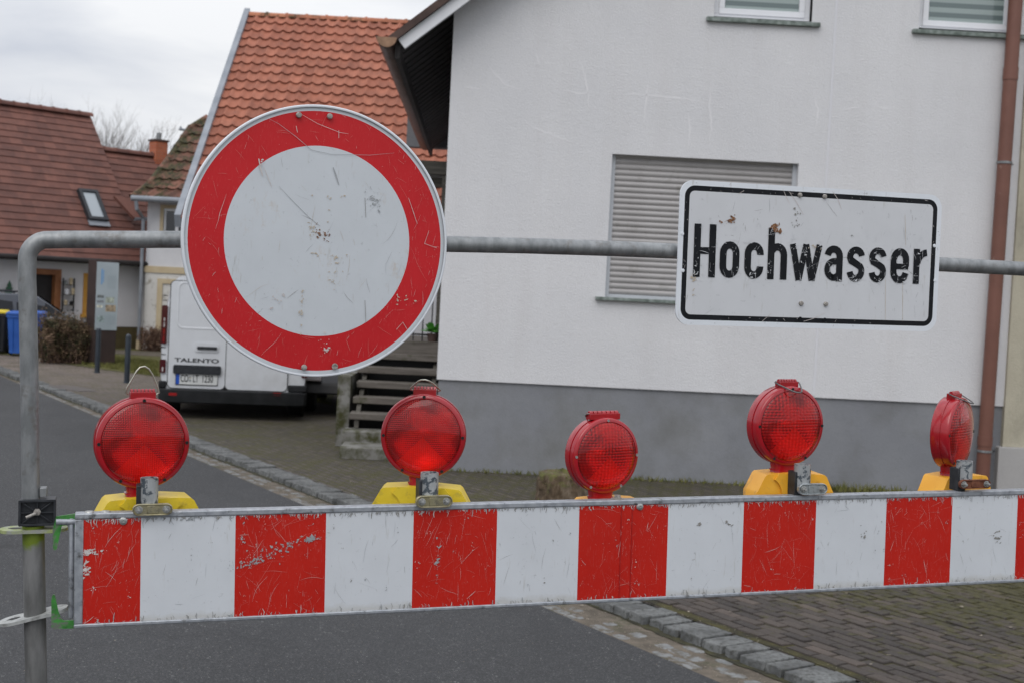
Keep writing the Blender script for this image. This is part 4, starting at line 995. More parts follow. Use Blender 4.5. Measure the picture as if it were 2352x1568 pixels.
def tile_roof(mb, O, U, V, N, v0, v1, ulim, tw, th, amp, step, ns=8, flatp=False, mi=0):
    nr = max(1, int(round((v1 - v0) / th))); dv = (v1 - v0) / nr
    def prof(u):
        q = (u / tw) % 1.0
        if flatp: return amp * (1.0 if q < .08 else 0.0)
        return amp * (.5 + .5 * math.cos(2 * PI * (q + .10 * math.sin(2 * PI * q))))
    for r in range(nr):
        va, vb = v0 + r * dv, v0 + (r + 1) * dv + .02
        a0, b0 = ulim(va); a1, b1 = ulim(min(vb, v1))
        n = max(2, int((b0 - a0) / tw * ns)); vs, fs, uv = [], [], []
        for k in range(n + 1):
            f = k / n; ul = a0 + (b0 - a0) * f; uh = a1 + (b1 - a1) * f
            pl, ph = prof(ul), prof(uh); dp = random.Random(r * 7919 + int(ul / tw + 100)).uniform(-.004, .004)
            vs += [O + U * ul + V * va + N * (pl + step - .03), O + U * ul + V * (va - .012 + dp) + N * (pl + step), O + U * uh + V * vb + N * (ph + .002)]
        for k in range(n):
            i = 3 * k; fs += [(i, i + 3, i + 4, i + 1), (i + 1, i + 4, i + 5, i + 2)]
            uc = ((a0 + (b0 - a0) * (k + .5) / n) / tw) + 500.02; uv += [[(uc, r + .5)] * 4] * 2
        mb.add(vs, fs, mi, None, uv)
def ridge(mb, a, b, r, l, mi=0, seg=8):
    d = (b - a); n = max(1, int(d.length / l)); X = d.normalized(); Yv = Vector((0, 0, 1)); Z = X.cross(Yv).normalized(); Yv = Z.cross(X)
    for k in range(n):
        p = a + d * (k / n); q = a + d * ((k + 1.08) / n); vs = []
        for c_, rr in ((p, r * 1.12), (p + X * .04, r * 1.16), (p + X * .06, r), (q, r * .98)):
            for j in range(seg + 1):
                an_ = PI * j / seg; vs.append(c_ + Z * math.cos(an_) * rr + Yv * (math.sin(an_) * rr))
        m_ = seg + 1
        mb.add(vs, [(i * m_ + j, i * m_ + j + 1, (i + 1) * m_ + j + 1, (i + 1) * m_ + j) for i in range(3) for j in range(seg)], mi, None, [[(k + .5, .5)] * 4] * (3 * seg))
def wall_holes(mb, x0, x1, z0, z1, holes, depth, y=0.0, mi=0, mir=None):
    xs = sorted({x0, x1, *[h[0] for h in holes], *[h[1] for h in holes]}); zs = sorted({z0, z1, *[h[2] for h in holes], *[h[3] for h in holes]})
    for i in range(len(xs) - 1):
        for j in range(len(zs) - 1):
            cx, cz = (xs[i] + xs[i + 1]) / 2, (zs[j] + zs[j + 1]) / 2
            if any(h[0] < cx < h[1] and h[2] < cz < h[3] for h in holes): continue
            mb.add([(xs[i], y, zs[j]), (xs[i + 1], y, zs[j]), (xs[i + 1], y, zs[j + 1]), (xs[i], y, zs[j + 1])], [(0, 1, 2, 3)], mi)
    for a, b, c, d in holes:
        m_ = mi if mir is None else mir
        mb.add([(a, y, c), (b, y, c), (b, y, d), (a, y, d), (a, y + depth, c), (b, y + depth, c), (b, y + depth, d), (a, y + depth, d)],
               [(0, 4, 5, 1), (1, 5, 6, 2), (2, 6, 7, 3), (3, 7, 4, 0)], m_)

# ================================================================== WHITE HOUSE
HO = G(1000, 1078); ha = R(1.6)
hx = Vector((math.cos(ha), math.sin(ha), 0)); hy_ = Vector((-math.sin(ha), math.cos(ha), 0))
HM = frame(HO, hx, hy_, Vector((0, 0, 1))); HI = HM.inverted()
def H(x, y, off=0.0):
    p = HI @ PL(x, y, HO + hy_ * off, hy_); return p.x, p.z
x_c = H(1003, 868)[0]
house = thing('white_house', 'white roughcast house with grey plinth, roller shutter and dark overhanging eaves', 'house', HM)
xr = H(2352, 600)[0] + 2.2
zpl = (H(1005, 868)[1] + H(2290, 934)[1]) / 2
zeave = H(1043, 4)[1]; pit = R(35)
sw = (*[H(1389, 690)[0], H(1822, 600)[0]], H(1500, 688)[1], H(1600, 364)[1])
w1 = (H(1641, 20)[0], H(1866, 20)[0], H(1750, 47)[1], H(1750, 47)[1] + 1.25)
w2 = (H(2113, 20)[0], H(2340, 20)[0], H(2200, 74)[1], H(2200, 74)[1] + 1.25)
mb = MB(HM)
wt = max(zeave, w1[3] + .25)
wall_holes(mb, x_c, xr, zpl, zeave, [sw, (w1[0], w1[1], w1[2], zeave), (w2[0], w2[1], w2[2], zeave)], .13)
# gable above eaves height, round the upper window openings
xg = x_c
def zg(x): return min(zeave + (x - x_c) * math.tan(pit), 9.2)
cuts = sorted({x_c, x_c + (w1[3] + .02 - zeave) / math.tan(pit), w1[0], w1[1], w2[0], w2[1], xr, x_c + (9.2 - zeave) / math.tan(pit)} )
cuts = [c for c in cuts if c <= xr]
for a, b in zip(cuts[:-1], cuts[1:]):
    zb = zeave
    for w_ in (w1, w2):
        if w_[0] - 1e-4 <= a and b <= w_[1] + 1e-4: zb = w_[3]
    if zg(a) > zb or zg(b) > zb: mb.add([(a, 0, zb), (b, 0, zb), (b, 0, max(zb, zg(b))), (a, 0, max(zb, zg(a)))], [(0, 1, 2, 3)])
mb.box(x_c, x_c + .3, .30, 10.5, zpl, zeave - .05); mb.add([(x_c, 0, zpl), (x_c, .3, zpl), (x_c, .3, zeave), (x_c, 0, zeave)], [(0, 3, 2, 1)])
mb.add([(x_c, .0, zpl), (xr, 0, zpl), (xr, .03, zpl), (x_c, .03, zpl)], [(0, 1, 2, 3)])
mb.build('wall', 'hwall', house, smooth=False)
mb = MB(HM); mb.box(x_c + .02, xr, .025, .3, -.2, zpl); mb.box(x_c + .02, x_c + .3, .3, 10.5, -.2, zpl); mb.build('plinth', 'hplinth', house, smooth=False)
mb = MB(HM); mb.box(x_c + .3, xr, .6, .62, 0, 6.9); mb.build('inner_wall', 'interior', house, smooth=False)
# expansion joint and old crack repairs
a = H(1926, 0); b = H(1865, 905)
mb = MB(HM); xj = (a[0] + b[0]) / 2
mb.box(xj - .012, xj + .012, -.006, .001, zpl + .02, 7.2); mb.build('joint_strip', 'repair', house, smooth=False)
mb = MB(HM @ frame(Vector((0, -.0012, 0)), Vector((1, 0, 0)), Vector((0, 0, 1)), Vector((0, -1, 0))))
def hl(x, y): return H(x, y)
cks = []
for k, p in enumerate(([(1065, 200), (1110, 205)], [(1120, 150), (1160, 195), (1210, 210)], [(1285, 205), (1330, 215), (1370, 212)], [(1330, 130), (1345, 180), (1350, 215), (1355, 260)], [(1200, 280), (1240, 300), (1290, 318), (1325, 330)], [(1410, 218), (1480, 218), (1560, 226), (1640, 238)], [(1230, 120), (1240, 150)], [(1490, 185), (1485, 225), (1478, 290)], [(1632, 200), (1630, 240), (1634, 290), (1628, 350)], [(1582, 260), (1585, 300), (1580, 350)], [(1870, 225), (1880, 255), (1872, 300)], [(1932, 252), (1985, 246)], [(2015, 230), (2012, 246)], [(2018, 248), (2052, 252)], [(2315, 0), (2316, 5)])):
    P = []
    for (a, b) in zip(p[:-1], p[1:]):
        for q in range(8):
            f = q / 8; P.append((a[0] + (b[0] - a[0]) * f + random.uniform(-1.5, 1.5), a[1] + (b[1] - a[1]) * f + random.uniform(-1.5, 1.5)))
    cks.append([hl(*q) for q in P])
M['crackfill'] = mat('filler over cracks', (.72, .715, .73), (.75, .745, .76), 8, .9)
CT = mb.T
for P in cks:
    mb = MB(CT); ribbon(mb, P, .018, 0, taper=True); mb.build('crack_repair', 'crackfill', house, smooth=False)
# roller shutter window
mb = MB(HM); d_ = .09
mb.box(sw[0], sw[0] + .045, d_ - .02, d_ + .03, sw[2], sw[3]); mb.box(sw[1] - .045, sw[1], d_ - .02, d_ + .03, sw[2], sw[3])
mb.box(sw[0] + .045, sw[1] - .045, d_ - .01, d_ + .03, sw[2], sw[2] + .035)
wi = mb.build('window', 'pvcgrey', house, smooth=False)
mb = MB(HM); z = sw[2] + .036; pr = []
sp_ = .060
while z < sw[3] + .02:
    pr += [(d_ + .012, z), (d_ - .0, z + .009), (d_ - .007, z + .027), (d_ - .004, z + .046), (d_ + .010, z + .055)]; z += sp_
n = len(pr)
vs = [(sw[0] + .04, y, zz) for y, zz in pr] + [(sw[1] - .04, y, zz) for y, zz in pr]
mb.add(vs, [(i, n + i, n + i + 1, i + 1) for i in range(n - 1)])
mb.build('shutter', 'shutter', wi, sharp=70)
mb = MB(HM); sx0 = H(1367, 690)[0]
mb.box(sx0, sw[1] + .08, -.055, d_ + .03, sw[2] - .035, sw[2] + .001); mb.build('sill', 'sill', wi, bevel=.004)
for k, (w_, sill) in enumerate(((w1, (1622, 1882)), (w2, (2096, 2360)))):
    mb = MB(HM); f0, f1 = .085, .14
    def fr(x0, x1, z0, z1, wd_, y0, y1):
        mb.box(x0, x1, y0, y1, z0, z0 + wd_); mb.box(x0, x1, y0, y1, z1 - wd_, z1); mb.box(x0, x0 + wd_, y0, y1, z0 + wd_, z1 - wd_); mb.box(x1 - wd_, x1, y0, y1, z0 + wd_, z1 - wd_)
    fr(w_[0] + .002, w_[1] - .002, w_[2] + .002, w_[3] - .002, .065, f0, f1); fr(w_[0] + .060, w_[1] - .060, w_[2] + .060, w_[3] - .060, .062, f0 - .014, f1 - .01)
    wi = mb.build('window', 'pvc', house, bevel=.004)
    mb = MB(HM); mb.box(w_[0] + .115, w_[1] - .115, f0 + .012, f0 + .02, w_[2] + .115, w_[3] - .115); mb.build('pane', 'blind', wi, smooth=False)
    mb = MB(HM)
    a, b = H(sill[0], 45)[0], H(sill[1], 60)[0]
    mb.box(a, b, -.05, f1, w_[2] - .045, w_[2]); mb.build('sill', 'sill', wi, bevel=.004)
    for xx in (w_[0] + .16, w_[1] - .2):
        mb = MB(HM); mb.box(xx, xx + .03, f0 - .003, f0, w_[2] + .026, w_[2] + .034); mb.build('drain_cap', 'pvcgrey', wi, smooth=False)
# roof with verge and eave overhang; the slab runs back along the side wall
of = -.34; e_px = H(912, 96, of); tp = H(1046, -4, of)
pit2 = math.atan2(tp[1] - e_px[1], tp[0] - e_px[0]); print('pitch', math.degrees(pit2), 'zeave', zeave)
cs_, sn_ = math.cos(pit2), math.sin(pit2)
Lb = 9.4; Lr = 8.0
def rs(x, z): return x, z
ex, ez = e_px
def band(nm, m, o0, o1, y0, y1, l0=0.0, l1=Lr, bevel=0):   # o: offset at right angles to the slope
    mb = MB(HM); q = []
    for l, o_ in ((l0, o0), (l1, o0), (l1, o1), (l0, o1)): q.append((ex + l * cs_ - o_ * sn_, ez + l * sn_ + o_ * cs_))
    vs = [(x, y0, z) for x, z in q] + [(x, y1, z) for x, z in q]
    mb.add(vs, [(0, 1, 2, 3), (7, 6, 5, 4), (0, 4, 5, 1), (1, 5, 6, 2), (2, 6, 7, 3), (3, 7, 4, 0)]); return mb.build(nm, m, house, bevel=bevel)
band('barge_board', 'bargeboard', -.105, .012, of, of + .035, l0=.02, bevel=.004)
band('roof', 'darktile', .014, .085, of - .05, Lb, l0=-.10)
# boarded underside
mb = MB(HM); k = 0; yy = of + .036
while yy < Lb - .05:
    q = [(ex + l * cs_ + .0, ez + l * sn_) for l in (.0, (x_c + .28 - ex) / cs_)]
    z0 = -.055 - (.012 if k % 2 else 0); y1 = min(yy + .15, Lb - .04)
    vs = [(q[0][0], yy, q[0][1] + z0), (q[1][0], yy, q[1][1] + z0), (q[1][0], y1, q[1][1] + z0), (q[0][0], y1, q[0][1] + z0)]
    vs += [(p[0], p[1], p[2] + .05) for p in vs]
    mb.add(vs, [(0, 1, 2, 3), (0, 4, 5, 1), (0, 3, 7, 4), (3, 2, 6, 7), (1, 5, 6, 2)]); yy += .155; k += 1
mb.build('soffit', 'soffit', house, smooth=False)
mb = MB(HM); mb.box(ex - .02, ex + .03, of + .036, Lb - .04, ez - .16, ez + .01); mb.build('eave_board', 'soffit', house, smooth=False)
# gutter: half round, with seams, closed by an end cap
gx0 = H(888, 96, of - .06); rg = .102; gxc, gzc = gx0[0], gx0[1] + .045; print('gut', ex - gxc)
mb = MB(HM); vs = []; seg = 12
for y in (of - .06, Lb - .1):
    for q in range(seg + 1):
        a = PI + PI * q / seg; vs.append((gxc + rg * math.cos(a), y, gzc + rg * math.sin(a)))
mb.add(vs, [(q, q + 1, seg + 2 + q, seg + 1 + q) for q in range(seg)])
yy = of
while yy < Lb - .3:
    vs = []
    for y in (yy, yy + .03):
        for q in range(seg + 1):
            a = PI + PI * q / seg; vs.append((gxc + (rg + .006) * math.cos(a), y, gzc + (rg + .006) * math.sin(a)))
    mb.add(vs, [(q, q + 1, seg + 2 + q, seg + 1 + q) for q in range(seg)]); yy += .62
mb.tube([(gxc - rg, of - .06, gzc), (gxc - rg, Lb - .1, gzc)], .011, 8)
gt_ = mb.build('gutter', 'coppergut', house, sharp=60)
mb = MB(HM); pts = [(gxc + rg * math.cos(PI + PI * q / seg), gzc + rg * math.sin(PI + PI * q / seg)) for q in range(seg + 1)]
mb.add([(p[0], of - .062, p[1]) for p in pts] + [(p[0], of - .070, p[1]) for p in pts], [tuple(range(2 * seg + 1, seg, -1))] + [(q, q + 1, seg + 2 + q, seg + 1 + q) for q in range(seg)]); mb.build('end_cap', 'endcap', gt_, smooth=False)
# downpipe with sockets and bracket
def Hp(x, y, off): 
    p = H(x, y, off); return (p[0], off, p[1])
p0, p1 = Hp(2333, 0, -.10), Hp(2257, 1088, -.10); xm = (p0[0] + p1[0]) / 2
top = (p0[0] * .75 + p1[0] * .25, -.10, 7.0); bot = (p1[0], -.10, .02)
d = Vector(p1) - Vector(p0); top = tuple(Vector(p0) - d * .35); bot = tuple(Vector(p1) + d * .06)
rpipe = .072
mb = MB(HM); mb.tube([top, bot], rpipe, 28)
dd = (Vector(bot) - Vector(top)); 
def onp(zt): 
    f = (zt - top[2]) / dd.z; return Vector(top) + dd * f
for zt, hh2 in ((H(2310, 188)[1], .13), (H(2255, 1020)[1], .10)):
    a = onp(zt + hh2); b = onp(zt); mb.tube([tuple(a), tuple(b)], rpipe + .006, 28)
dp = mb.build('downpipe', 'pipebrown', house, sharp=50)
for zt in (H(2305, 377)[1], H(2240, 1085)[1] + .25):
    a = onp(zt + .012); b = onp(zt - .012); mb = MB(HM); mb.tube([tuple(a), tuple(b)], rpipe + .009, 28); mb.tube([(a.x, a.y, a.z - .01), (a.x + .16, .02, a.z - .012)], .006, 8); mb.build('pipe_clip', 'galv', dp, sharp=50)

# beige neighbour
nb0 = H(2292, 1110, -.02); NBM = HM
nbh = thing('beige_house', 'stained beige rendered house wall at the right edge beyond the brown downpipe', 'house', HM @ Matrix.Translation((nb0[0], 0, 0)))
a = H(2355, 0, -.03)[0]; b = H(2292, 1110, -.03)[0]; xb = (a + b) / 2 + .01; zs_ = H(2300, 1024, -.03)[1]
mb = MB(HM); mb.box(b + .02, b + 9, -.04, 3, zs_, 9); mb.build('wall', 'beige', nbh, smooth=False)
mb = MB(HM); mb.box(b - .03, b + 9, -.075, 3, -.2, zs_ - .002); mb.build('plinth', 'beigepl', nbh, bevel=.01)
mb = MB(HM); mb.box(b + .02 - .3, b + 9.2, -.5, 3.2, 9.0, 9.2); mb.build('roof', 'darktile', nbh, smooth=False)

# ================================================================== ORANGE TILED HOUSE
YR = 29.0
R0 = W(568, 36, YR); op = R(43)
U = Vector((1, 0, 0)); V = Vector((0, math.cos(op), math.sin(op))); N = Vector((0, -math.sin(op), math.cos(op)))
oh = thing('orange_roof_house', 'house with bright orange pantile roof and mossy ridge behind the round sign', 'house', Vector((R0.x + 3, R0.y - 1, 0)))
vlow = -7.0
mb = MB(); tile_roof(mb, R0, U, V, N, vlow, 0, lambda v: (0.02, 7.4), .225, .312, .052, .042)
rf = mb.build('roof', 'tileorange', oh, sharp=50)
mb = MB(); ridge(mb, R0 + Vector((-.02, 0, -.02)), R0 + Vector((7.4, 0, -.02)), .105, .42); mb.build('ridge_tiles', 'tilemossridge', rf, sharp=60)
mb = MB(); mb.add([R0 + V * vlow + Vector((-.07, 0, -.14)) , R0 + V * .12 + Vector((-.07, 0, -.14)), R0 + V * .12 + N * .11 + Vector((-.07, 0, 0)), R0 + V * vlow + N * .11 + Vector((-.07, 0, 0)),
                   R0 + V * vlow + Vector((.05, 0, -.14)), R0 + V * .12 + Vector((.05, 0, -.14)), R0 + V * .12 + N * .11 + Vector((.05, 0, 0)), R0 + V * vlow + N * .11 + Vector((.05, 0, 0))],
                  [(0, 1, 2, 3), (7, 6, 5, 4), (3, 2, 6, 7), (0, 4, 5, 1), (0, 3, 7, 4), (1, 5, 6, 2)]); mb.build('verge_flashing', 'grygut', rf, smooth=False)
ev = R0 + V * vlow
mb = MB()
mb.box(R0.x + .12, R0.x + 7.3, ev.y + .35, ev.y + .6, 0, ev.z + .2)
gz = lambda y: R0.z - abs(y - R0.y) * math.tan(op) - .08
mb.add([(R0.x + .12, ev.y + .35, 0), (R0.x + .12, 2 * R0.y - ev.y, 0), (R0.x + .12, 2 * R0.y - ev.y, gz(2 * R0.y - ev.y)), (R0.x + .12, R0.y, gz(R0.y)), (R0.x + .12, ev.y + .35, gz(ev.y + .35))], [(0, 4, 3, 2, 1)])
mb.add([(R0.x + 7.3, ev.y + .35, 0), (R0.x + 7.3, 2 * R0.y - ev.y, 0), (R0.x + 7.3, 2 * R0.y - ev.y, gz(2 * R0.y - ev.y)), (R0.x + 7.3, R0.y, gz(R0.y)), (R0.x + 7.3, ev.y + .35, gz(ev.y + .35))], [(0, 1, 2, 3, 4)])
mb.build('wall', 'oldwhite', oh, smooth=False)
mb = MB(); Vb = Vector((0, -math.cos(op), math.sin(op)))
mb.add([R0, R0 + Vector((7.4, 0, 0)), R0 + Vector((7.4, 0, 0)) - Vb * 7, R0 - Vb * 7], [(0, 1, 2, 3)]); mb.build('rear_roof', 'tileorange', oh, smooth=False)

# ================================================================== PEELING WHITE HOUSE WITH MOSSY HIP ROOF
MY = G(330, 803).y; mh0 = G(330, 803)
mz = W(305, 455, MY - .3).z; mp_ = R(50)
MU = Vector((1, 0, 0)); MV = Vector((0, math.cos(mp_), math.sin(mp_))); MN = Vector((0, -math.sin(mp_), math.cos(mp_)))
MO = Vector((mh0.x, MY - .45, mz))
mh = thing('mossy_roof_house', 'narrow white house with mossy hipped roof and cream trim, left of the orange roof', 'house', mh0.copy())
def MR(x, y):
    p = PL(x, y, MO, MN) - MO; return p.dot(MU), p.dot(MV)
hipp = sorted([MR(*q) for q in ((303, 454), (343, 424), (390, 363), (436, 296), (474, 272))], key=lambda q: q[1])
def hu(v):
    for (u0, v0), (u1, v1) in zip(hipp[:-1], hipp[1:]):
        if v <= v1: return u0 + (u1 - u0) * (v - v0) / (v1 - v0)
    return hipp[-1][0]
vtop = hipp[-1][1]
mb = MB(); tile_roof(mb, MO, MU, MV, MN, 0, vtop, lambda v: (hu(max(v, hipp[0][1])), 4.2), .26, .34, .05, .05)
mr = mb.build('roof', 'tilemoss', mh, sharp=50)
mb = MB()
hp3 = [MO + MU * q[0] + MV * q[1] for q in hipp]
for a, b in zip(hp3[:-1], hp3[1:]): ridge(mb, a, b, .09, .38)
mb.build('hip_tiles', 'tilemoss', mr, sharp=60)
mb = MB()
back = [p + Vector((.0, 0, 0)) for p in hp3]
far_ = [Vector((p.x, 2 * (MO.y + vtop * math.cos(mp_)) - p.y + 3, p.z)) for p in hp3]
mb.add(back + far_, [(i, len(back) + i, len(back) + i + 1, i + 1) for i in range(len(back) - 1)]); mb.build('side_roof', 'tilemoss', mh, smooth=False)
mb = MB(); a = W(302, 456, MO.y - .06); mb.tube([(a.x, MO.y - .07, mz - .02), (a.x + 4, MO.y - .07, mz - .02)], .075, 10)
b = W(330, 502, MY - .1); c = W(320, 798, MY - .1)
mg = mb.build('gutter', 'grygut', mh)
mb = MB(); mb.tube([(a.x + .12, MO.y - .07, mz - .08), (a.x + .14, MO.y - .06, mz - .28), (b.x, MY - .12, b.z), (b.x, MY - .12, .25)], .048, 10); mb.build('downpipe', 'grygut', mg)
mb = MB(); mb.tube([(b.x, MY - .12, .25), (b.x, MY - .12, .02)], .065, 10); mb.build('pipe_shoe', 'cream', mg)
xl = W(333, 640, MY).x
def MP(x, y): p = W(x, y, MY); return p.x, p.z
wn0 = (MP(376, 500)[0], MP(376, 500)[0] + .66, MP(400, 560)[1], MP(400, 480)[1])
wall_z = MP(400, 627)[1]
mb = MB(); mb.T = Matrix.Translation((0, MY, 0)); wall_holes(mb, xl, xl + 5, wall_z, mz + .1, [wn0], .12)
mb.add([(xl, 0, wall_z), (xl, 8, wall_z), (xl, 8, mz), (xl, 0, mz)], [(0, 3, 2, 1)]); mb.build('wall', 'oldwhite', mh, smooth=False)
mb = MB(); mb.box(xl, xl + 5, MY, MY + 8, -.1, wall_z); mb.build('lower_wall', 'peel', mh, smooth=False)
mb = MB(); z1 = MP(400, 614)[1]; mb.box(xl - .02, xl + 5, MY - .03, MY, wall_z - .02, z1); mb.build('belt_course', 'cream', mh, smooth=False)
x1 = MP(360, 700)[0]; x2 = MP(372, 700)[0]; zz = MP(365, 640)[1]
mb = MB(); mb.box(x1, x2, MY - .035, MY - .001, .3, zz); mb.box(x2, x2 + 1.2, MY - .035, MY - .001, zz - .12, zz); mb.build('door_surround', 'cream', mh, smooth=False)
mb = MB(); t_ = .09
mb.box(wn0[0] - t_, wn0[0], MY - .02, MY + .01, wn0[2], wn0[3]); mb.box(wn0[1], wn0[1] + t_, MY - .02, MY + .01, wn0[2], wn0[3]); mb.box(wn0[0] - t_, wn0[1] + t_, MY - .02, MY + .01, wn0[3], wn0[3] + t_); mb.build('window_surround', 'cream', mh, smooth=False)
mb = MB(); ym = MY + .05; xm_ = (wn0[0] + wn0[1]) / 2
for q in (wn0[0], xm_ - .04, wn0[1] - .05): mb.box(q, q + (.08 if q == xm_ - .04 else .05), ym, ym + .05, wn0[2], wn0[3])
mb.box(wn0[0] + .05, wn0[1] - .05, ym + .002, ym + .048, wn0[3] - .06, wn0[3]); wi = mb.build('window', 'pvc', mh, smooth=False)
mb = MB(); mb.box(wn0[0], wn0[1], ym + .02, ym + .03, wn0[2], wn0[3]); mb.build('pane', 'glass', wi, smooth=False)
a = W(422, 300, MO.y + vtop * math.cos(mp_)); mb = MB(); mb.tube([(a.x - .12, a.y, a.z + .03), (a.x + .1, a.y, a.z)], .035, 8); mb.tube([(a.x - .02, a.y, a.z), (a.x - .1, a.y, a.z + .1)], .02, 6); mb.build('hip_finial', 'grygut', mr)

# ================================================================== BROWN ROOFED HOUSE
la = R(46)
LO = G(322, 800); lx = Vector((math.cos(la), math.sin(la), 0)); ly = Vector((-math.sin(la), math.cos(la), 0))
LM = frame(LO, lx, ly, Vector((0, 0, 1))); LI = LM.inverted()
def LF(x, y, off=0.0):
    p = LI @ PL(x, y, LO + ly * off, ly); return p.x, p.z
lh = thing('brown_roof_house', 'grey house with big brown red tiled roof, roof window and orange door frame', 'house', LM)
LE = -.42
lez = (LF(322, 603, LE)[1] + LF(30, 590, LE)[1]) / 2; print('eave z', LF(322, 603, LE), LF(30, 590, LE))
lp_ = R(50)
LU = lx; LV = ly * math.cos(lp_) + Vector((0, 0, math.sin(lp_))); LN = -ly * math.sin(lp_) + Vector((0, 0, math.cos(lp_)))
LRO = LM @ Vector((0, LE, lez))
def LR(x, y, o_=0.0):
    p = PL(x, y, LRO + LN * o_, LN) - (LRO + LN * o_); return p.dot(LU), p.dot(LV)
rt, rt0, rb_ = LR(205, 268), LR(0, 240), LR(240, 345)
an0, an1 = LR(240, 347, -.12), LR(385, 364, -.12)
print('roof', rt, rt0, rb_, an0, an1)
ur = (rt[0] + rb_[0]) / 2; vr_ = (rt[1] + rt0[1]) / 2; va_ = (an0[1] + an1[1]) / 2
mb = MB(); tile_roof(mb, LRO, LU, LV, LN, 0, vr_, lambda v: (ur - 12, ur), .30, .235, .010, .024, 6, True)
lr = mb.build('roof', 'tilebrown', lh, sharp=40)
mb = MB(); ridge(mb, LRO + LU * (ur - 12) + LV * vr_, LRO + LU * ur + LV * vr_, .12, .36); mb.build('ridge_tiles', 'tilebrown', lr, sharp=60)
mb = MB(); tile_roof(mb, LRO - LN * .12, LU, LV, LN, 0, va_, lambda v: (ur - .5, ur + 7), .30, .235, .010, .024, 6, True)
ridge(mb, LRO - LN * .12 + LU * (ur - .3) + LV * va_, LRO - LN * .12 + LU * (ur + 7) + LV * va_, .11, .36)
mb.build('annex_roof', 'tilebrown', lh, sharp=40)
# gable wall end closing the main roof
g0 = LRO + LU * (ur - .05)
mb = MB(); q = g0 - LRO; u_ = ur - .05
dpt = vr_ * math.cos(lp_) + LE; hh_ = vr_ * math.sin(lp_) + lez
mb.T = LM; mb.add([(u_, LE, lez - .1), (u_, dpt, hh_ - .1), (u_, 2 * dpt - LE, lez - .1)], [(0, 2, 1)]); mb.build('gable', 'tilebrown', lh, smooth=False)
mb = MB(LM); mb.add([(ur - 12, dpt, hh_), (ur, dpt, hh_), (ur, 2 * dpt, lez), (ur - 12, 2 * dpt, lez)], [(0, 1, 2, 3)]); mb.build('rear_roof', 'tilebrown', lh, smooth=False)
dr = (LF(62, 640)[0], LF(138, 640)[0], 0, LF(110, 618)[1]); wd2 = (LF(190, 680)[0], LF(222, 680)[0], LF(195, 725)[1], LF(195, 628)[1])
print('door', dr, wd2)
mb = MB(LM); wall_holes(mb, ur - 12, ur + 3.2, .55, lez + .2, [(dr[0], dr[1], .55, dr[3]), wd2], .2); mb.build('wall', 'lgrey', lh, smooth=False)
mb = MB(LM); mb.box(ur - 12, dr[0], .02, .3, -.1, .55); mb.box(dr[1], ur + 3.2, .02, .3, -.1, .55); mb.build('plinth', 'olive', lh, smooth=False)
mb = MB(LM); mb.box(dr[0], dr[1], .14, .2, 0, dr[3]); mb.build('door', 'interior', lh, smooth=False)
mb = MB(LM); k = .14
mb.box(dr[0] - .02, dr[0] + k, -.03, .13, 0, dr[3]); mb.box(dr[1] - k, dr[1] + .02, -.03, .13, 0, dr[3]); mb.box(dr[0] + k, dr[1] - k, -.03, .13, dr[3] - k, dr[3]); mb.build('door_frame', 'timber', lh, smooth=False)
mb = MB(LM); k = .10
mb.box(wd2[0], wd2[0] + k, -.03, .1, wd2[2], wd2[3]); mb.box(wd2[1] - k, wd2[1], -.03, .1, wd2[2], wd2[3]); mb.box(wd2[0] + k, wd2[1] - k, -.03, .1, wd2[3] - k, wd2[3]); mb.box(wd2[0] - .05, wd2[1] + .05, -.08, .1, wd2[2] - .05, wd2[2] + .04); wi = mb.build('window', 'ochre', lh, smooth=False)
mb = MB(LM); mb.box(wd2[0], wd2[1], .12, .14, wd2[2], wd2[3]); mb.build('pane', 'glass', wi, smooth=False)
mb = MB(LM); mb.tube([(ur - 12, LE - .06, lez - .02), (ur + 3, LE - .06, lez - .02)], .07, 10); mb.build('gutter', 'soffit', lh)
mb = MB(LM); mb.box(ur - 12, ur + 3, LE + .02, .0, lez - .07, lez - .04); mb.build('soffit', 'soffit', lh, smooth=False)
# roof window
c4 = [LR(*q) for q in ((172, 441), (221, 444), (243, 512), (205, 512))]
u0, u1 = (c4[0][0] + c4[3][0]) / 2, (c4[1][0] + c4[2][0]) / 2; v1 = (c4[0][1] + c4[1][1]) / 2; v0 = (c4[2][1] + c4[3][1]) / 2
print('skylight', c4)
RM = frame(LRO, LU, LV, LN)
mb = MB(RM); k = .085; mb.ring([(u0, v0), (u1, v0), (u1, v1), (u0, v1)], [(u0 + k, v0 + k), (u1 - k, v0 + k), (u1 - k, v1 - k), (u0 + k, v1 - k)], 0, .14)
rw = mb.build('roof_window', 'blackpl', lr, smooth=False)
mb = MB(RM); mb.box(u0 + k, u1 - k, v0 + k, v1 - k, .08, .10); mb.build('pane', 'skyglass', rw, smooth=False)
mb = MB(RM); mb.box(u0 - .02, u1 + .02, v0 - .16, v0 - .001, .05, .075); mb.build('flashing', 'grygut', rw, smooth=False)
# little lean-to roof with gutter at the right end
d4 = [LR(*q, .45) for q in ((262, 452), (325, 470), (325, 500), (306, 500))]
mb = MB(RM)
pts = [LR(262, 450, .35), LR(300, 455, .35), LR(335, 500, .35), LR(308, 500, .35)]
mb.prism(pts[::-1], .27, .35); mb.build('lean_to_roof', 'tilebrown', lh, smooth=False)
a, b = LR(308, 501, .3), LR(335, 501, .3); mb = MB(RM); mb.tube([(a[0], a[1] - .03, .3), (b[0], b[1] - .03, .3)], .05, 8); mb.build('lean_to_gutter', 'grygut', lh)
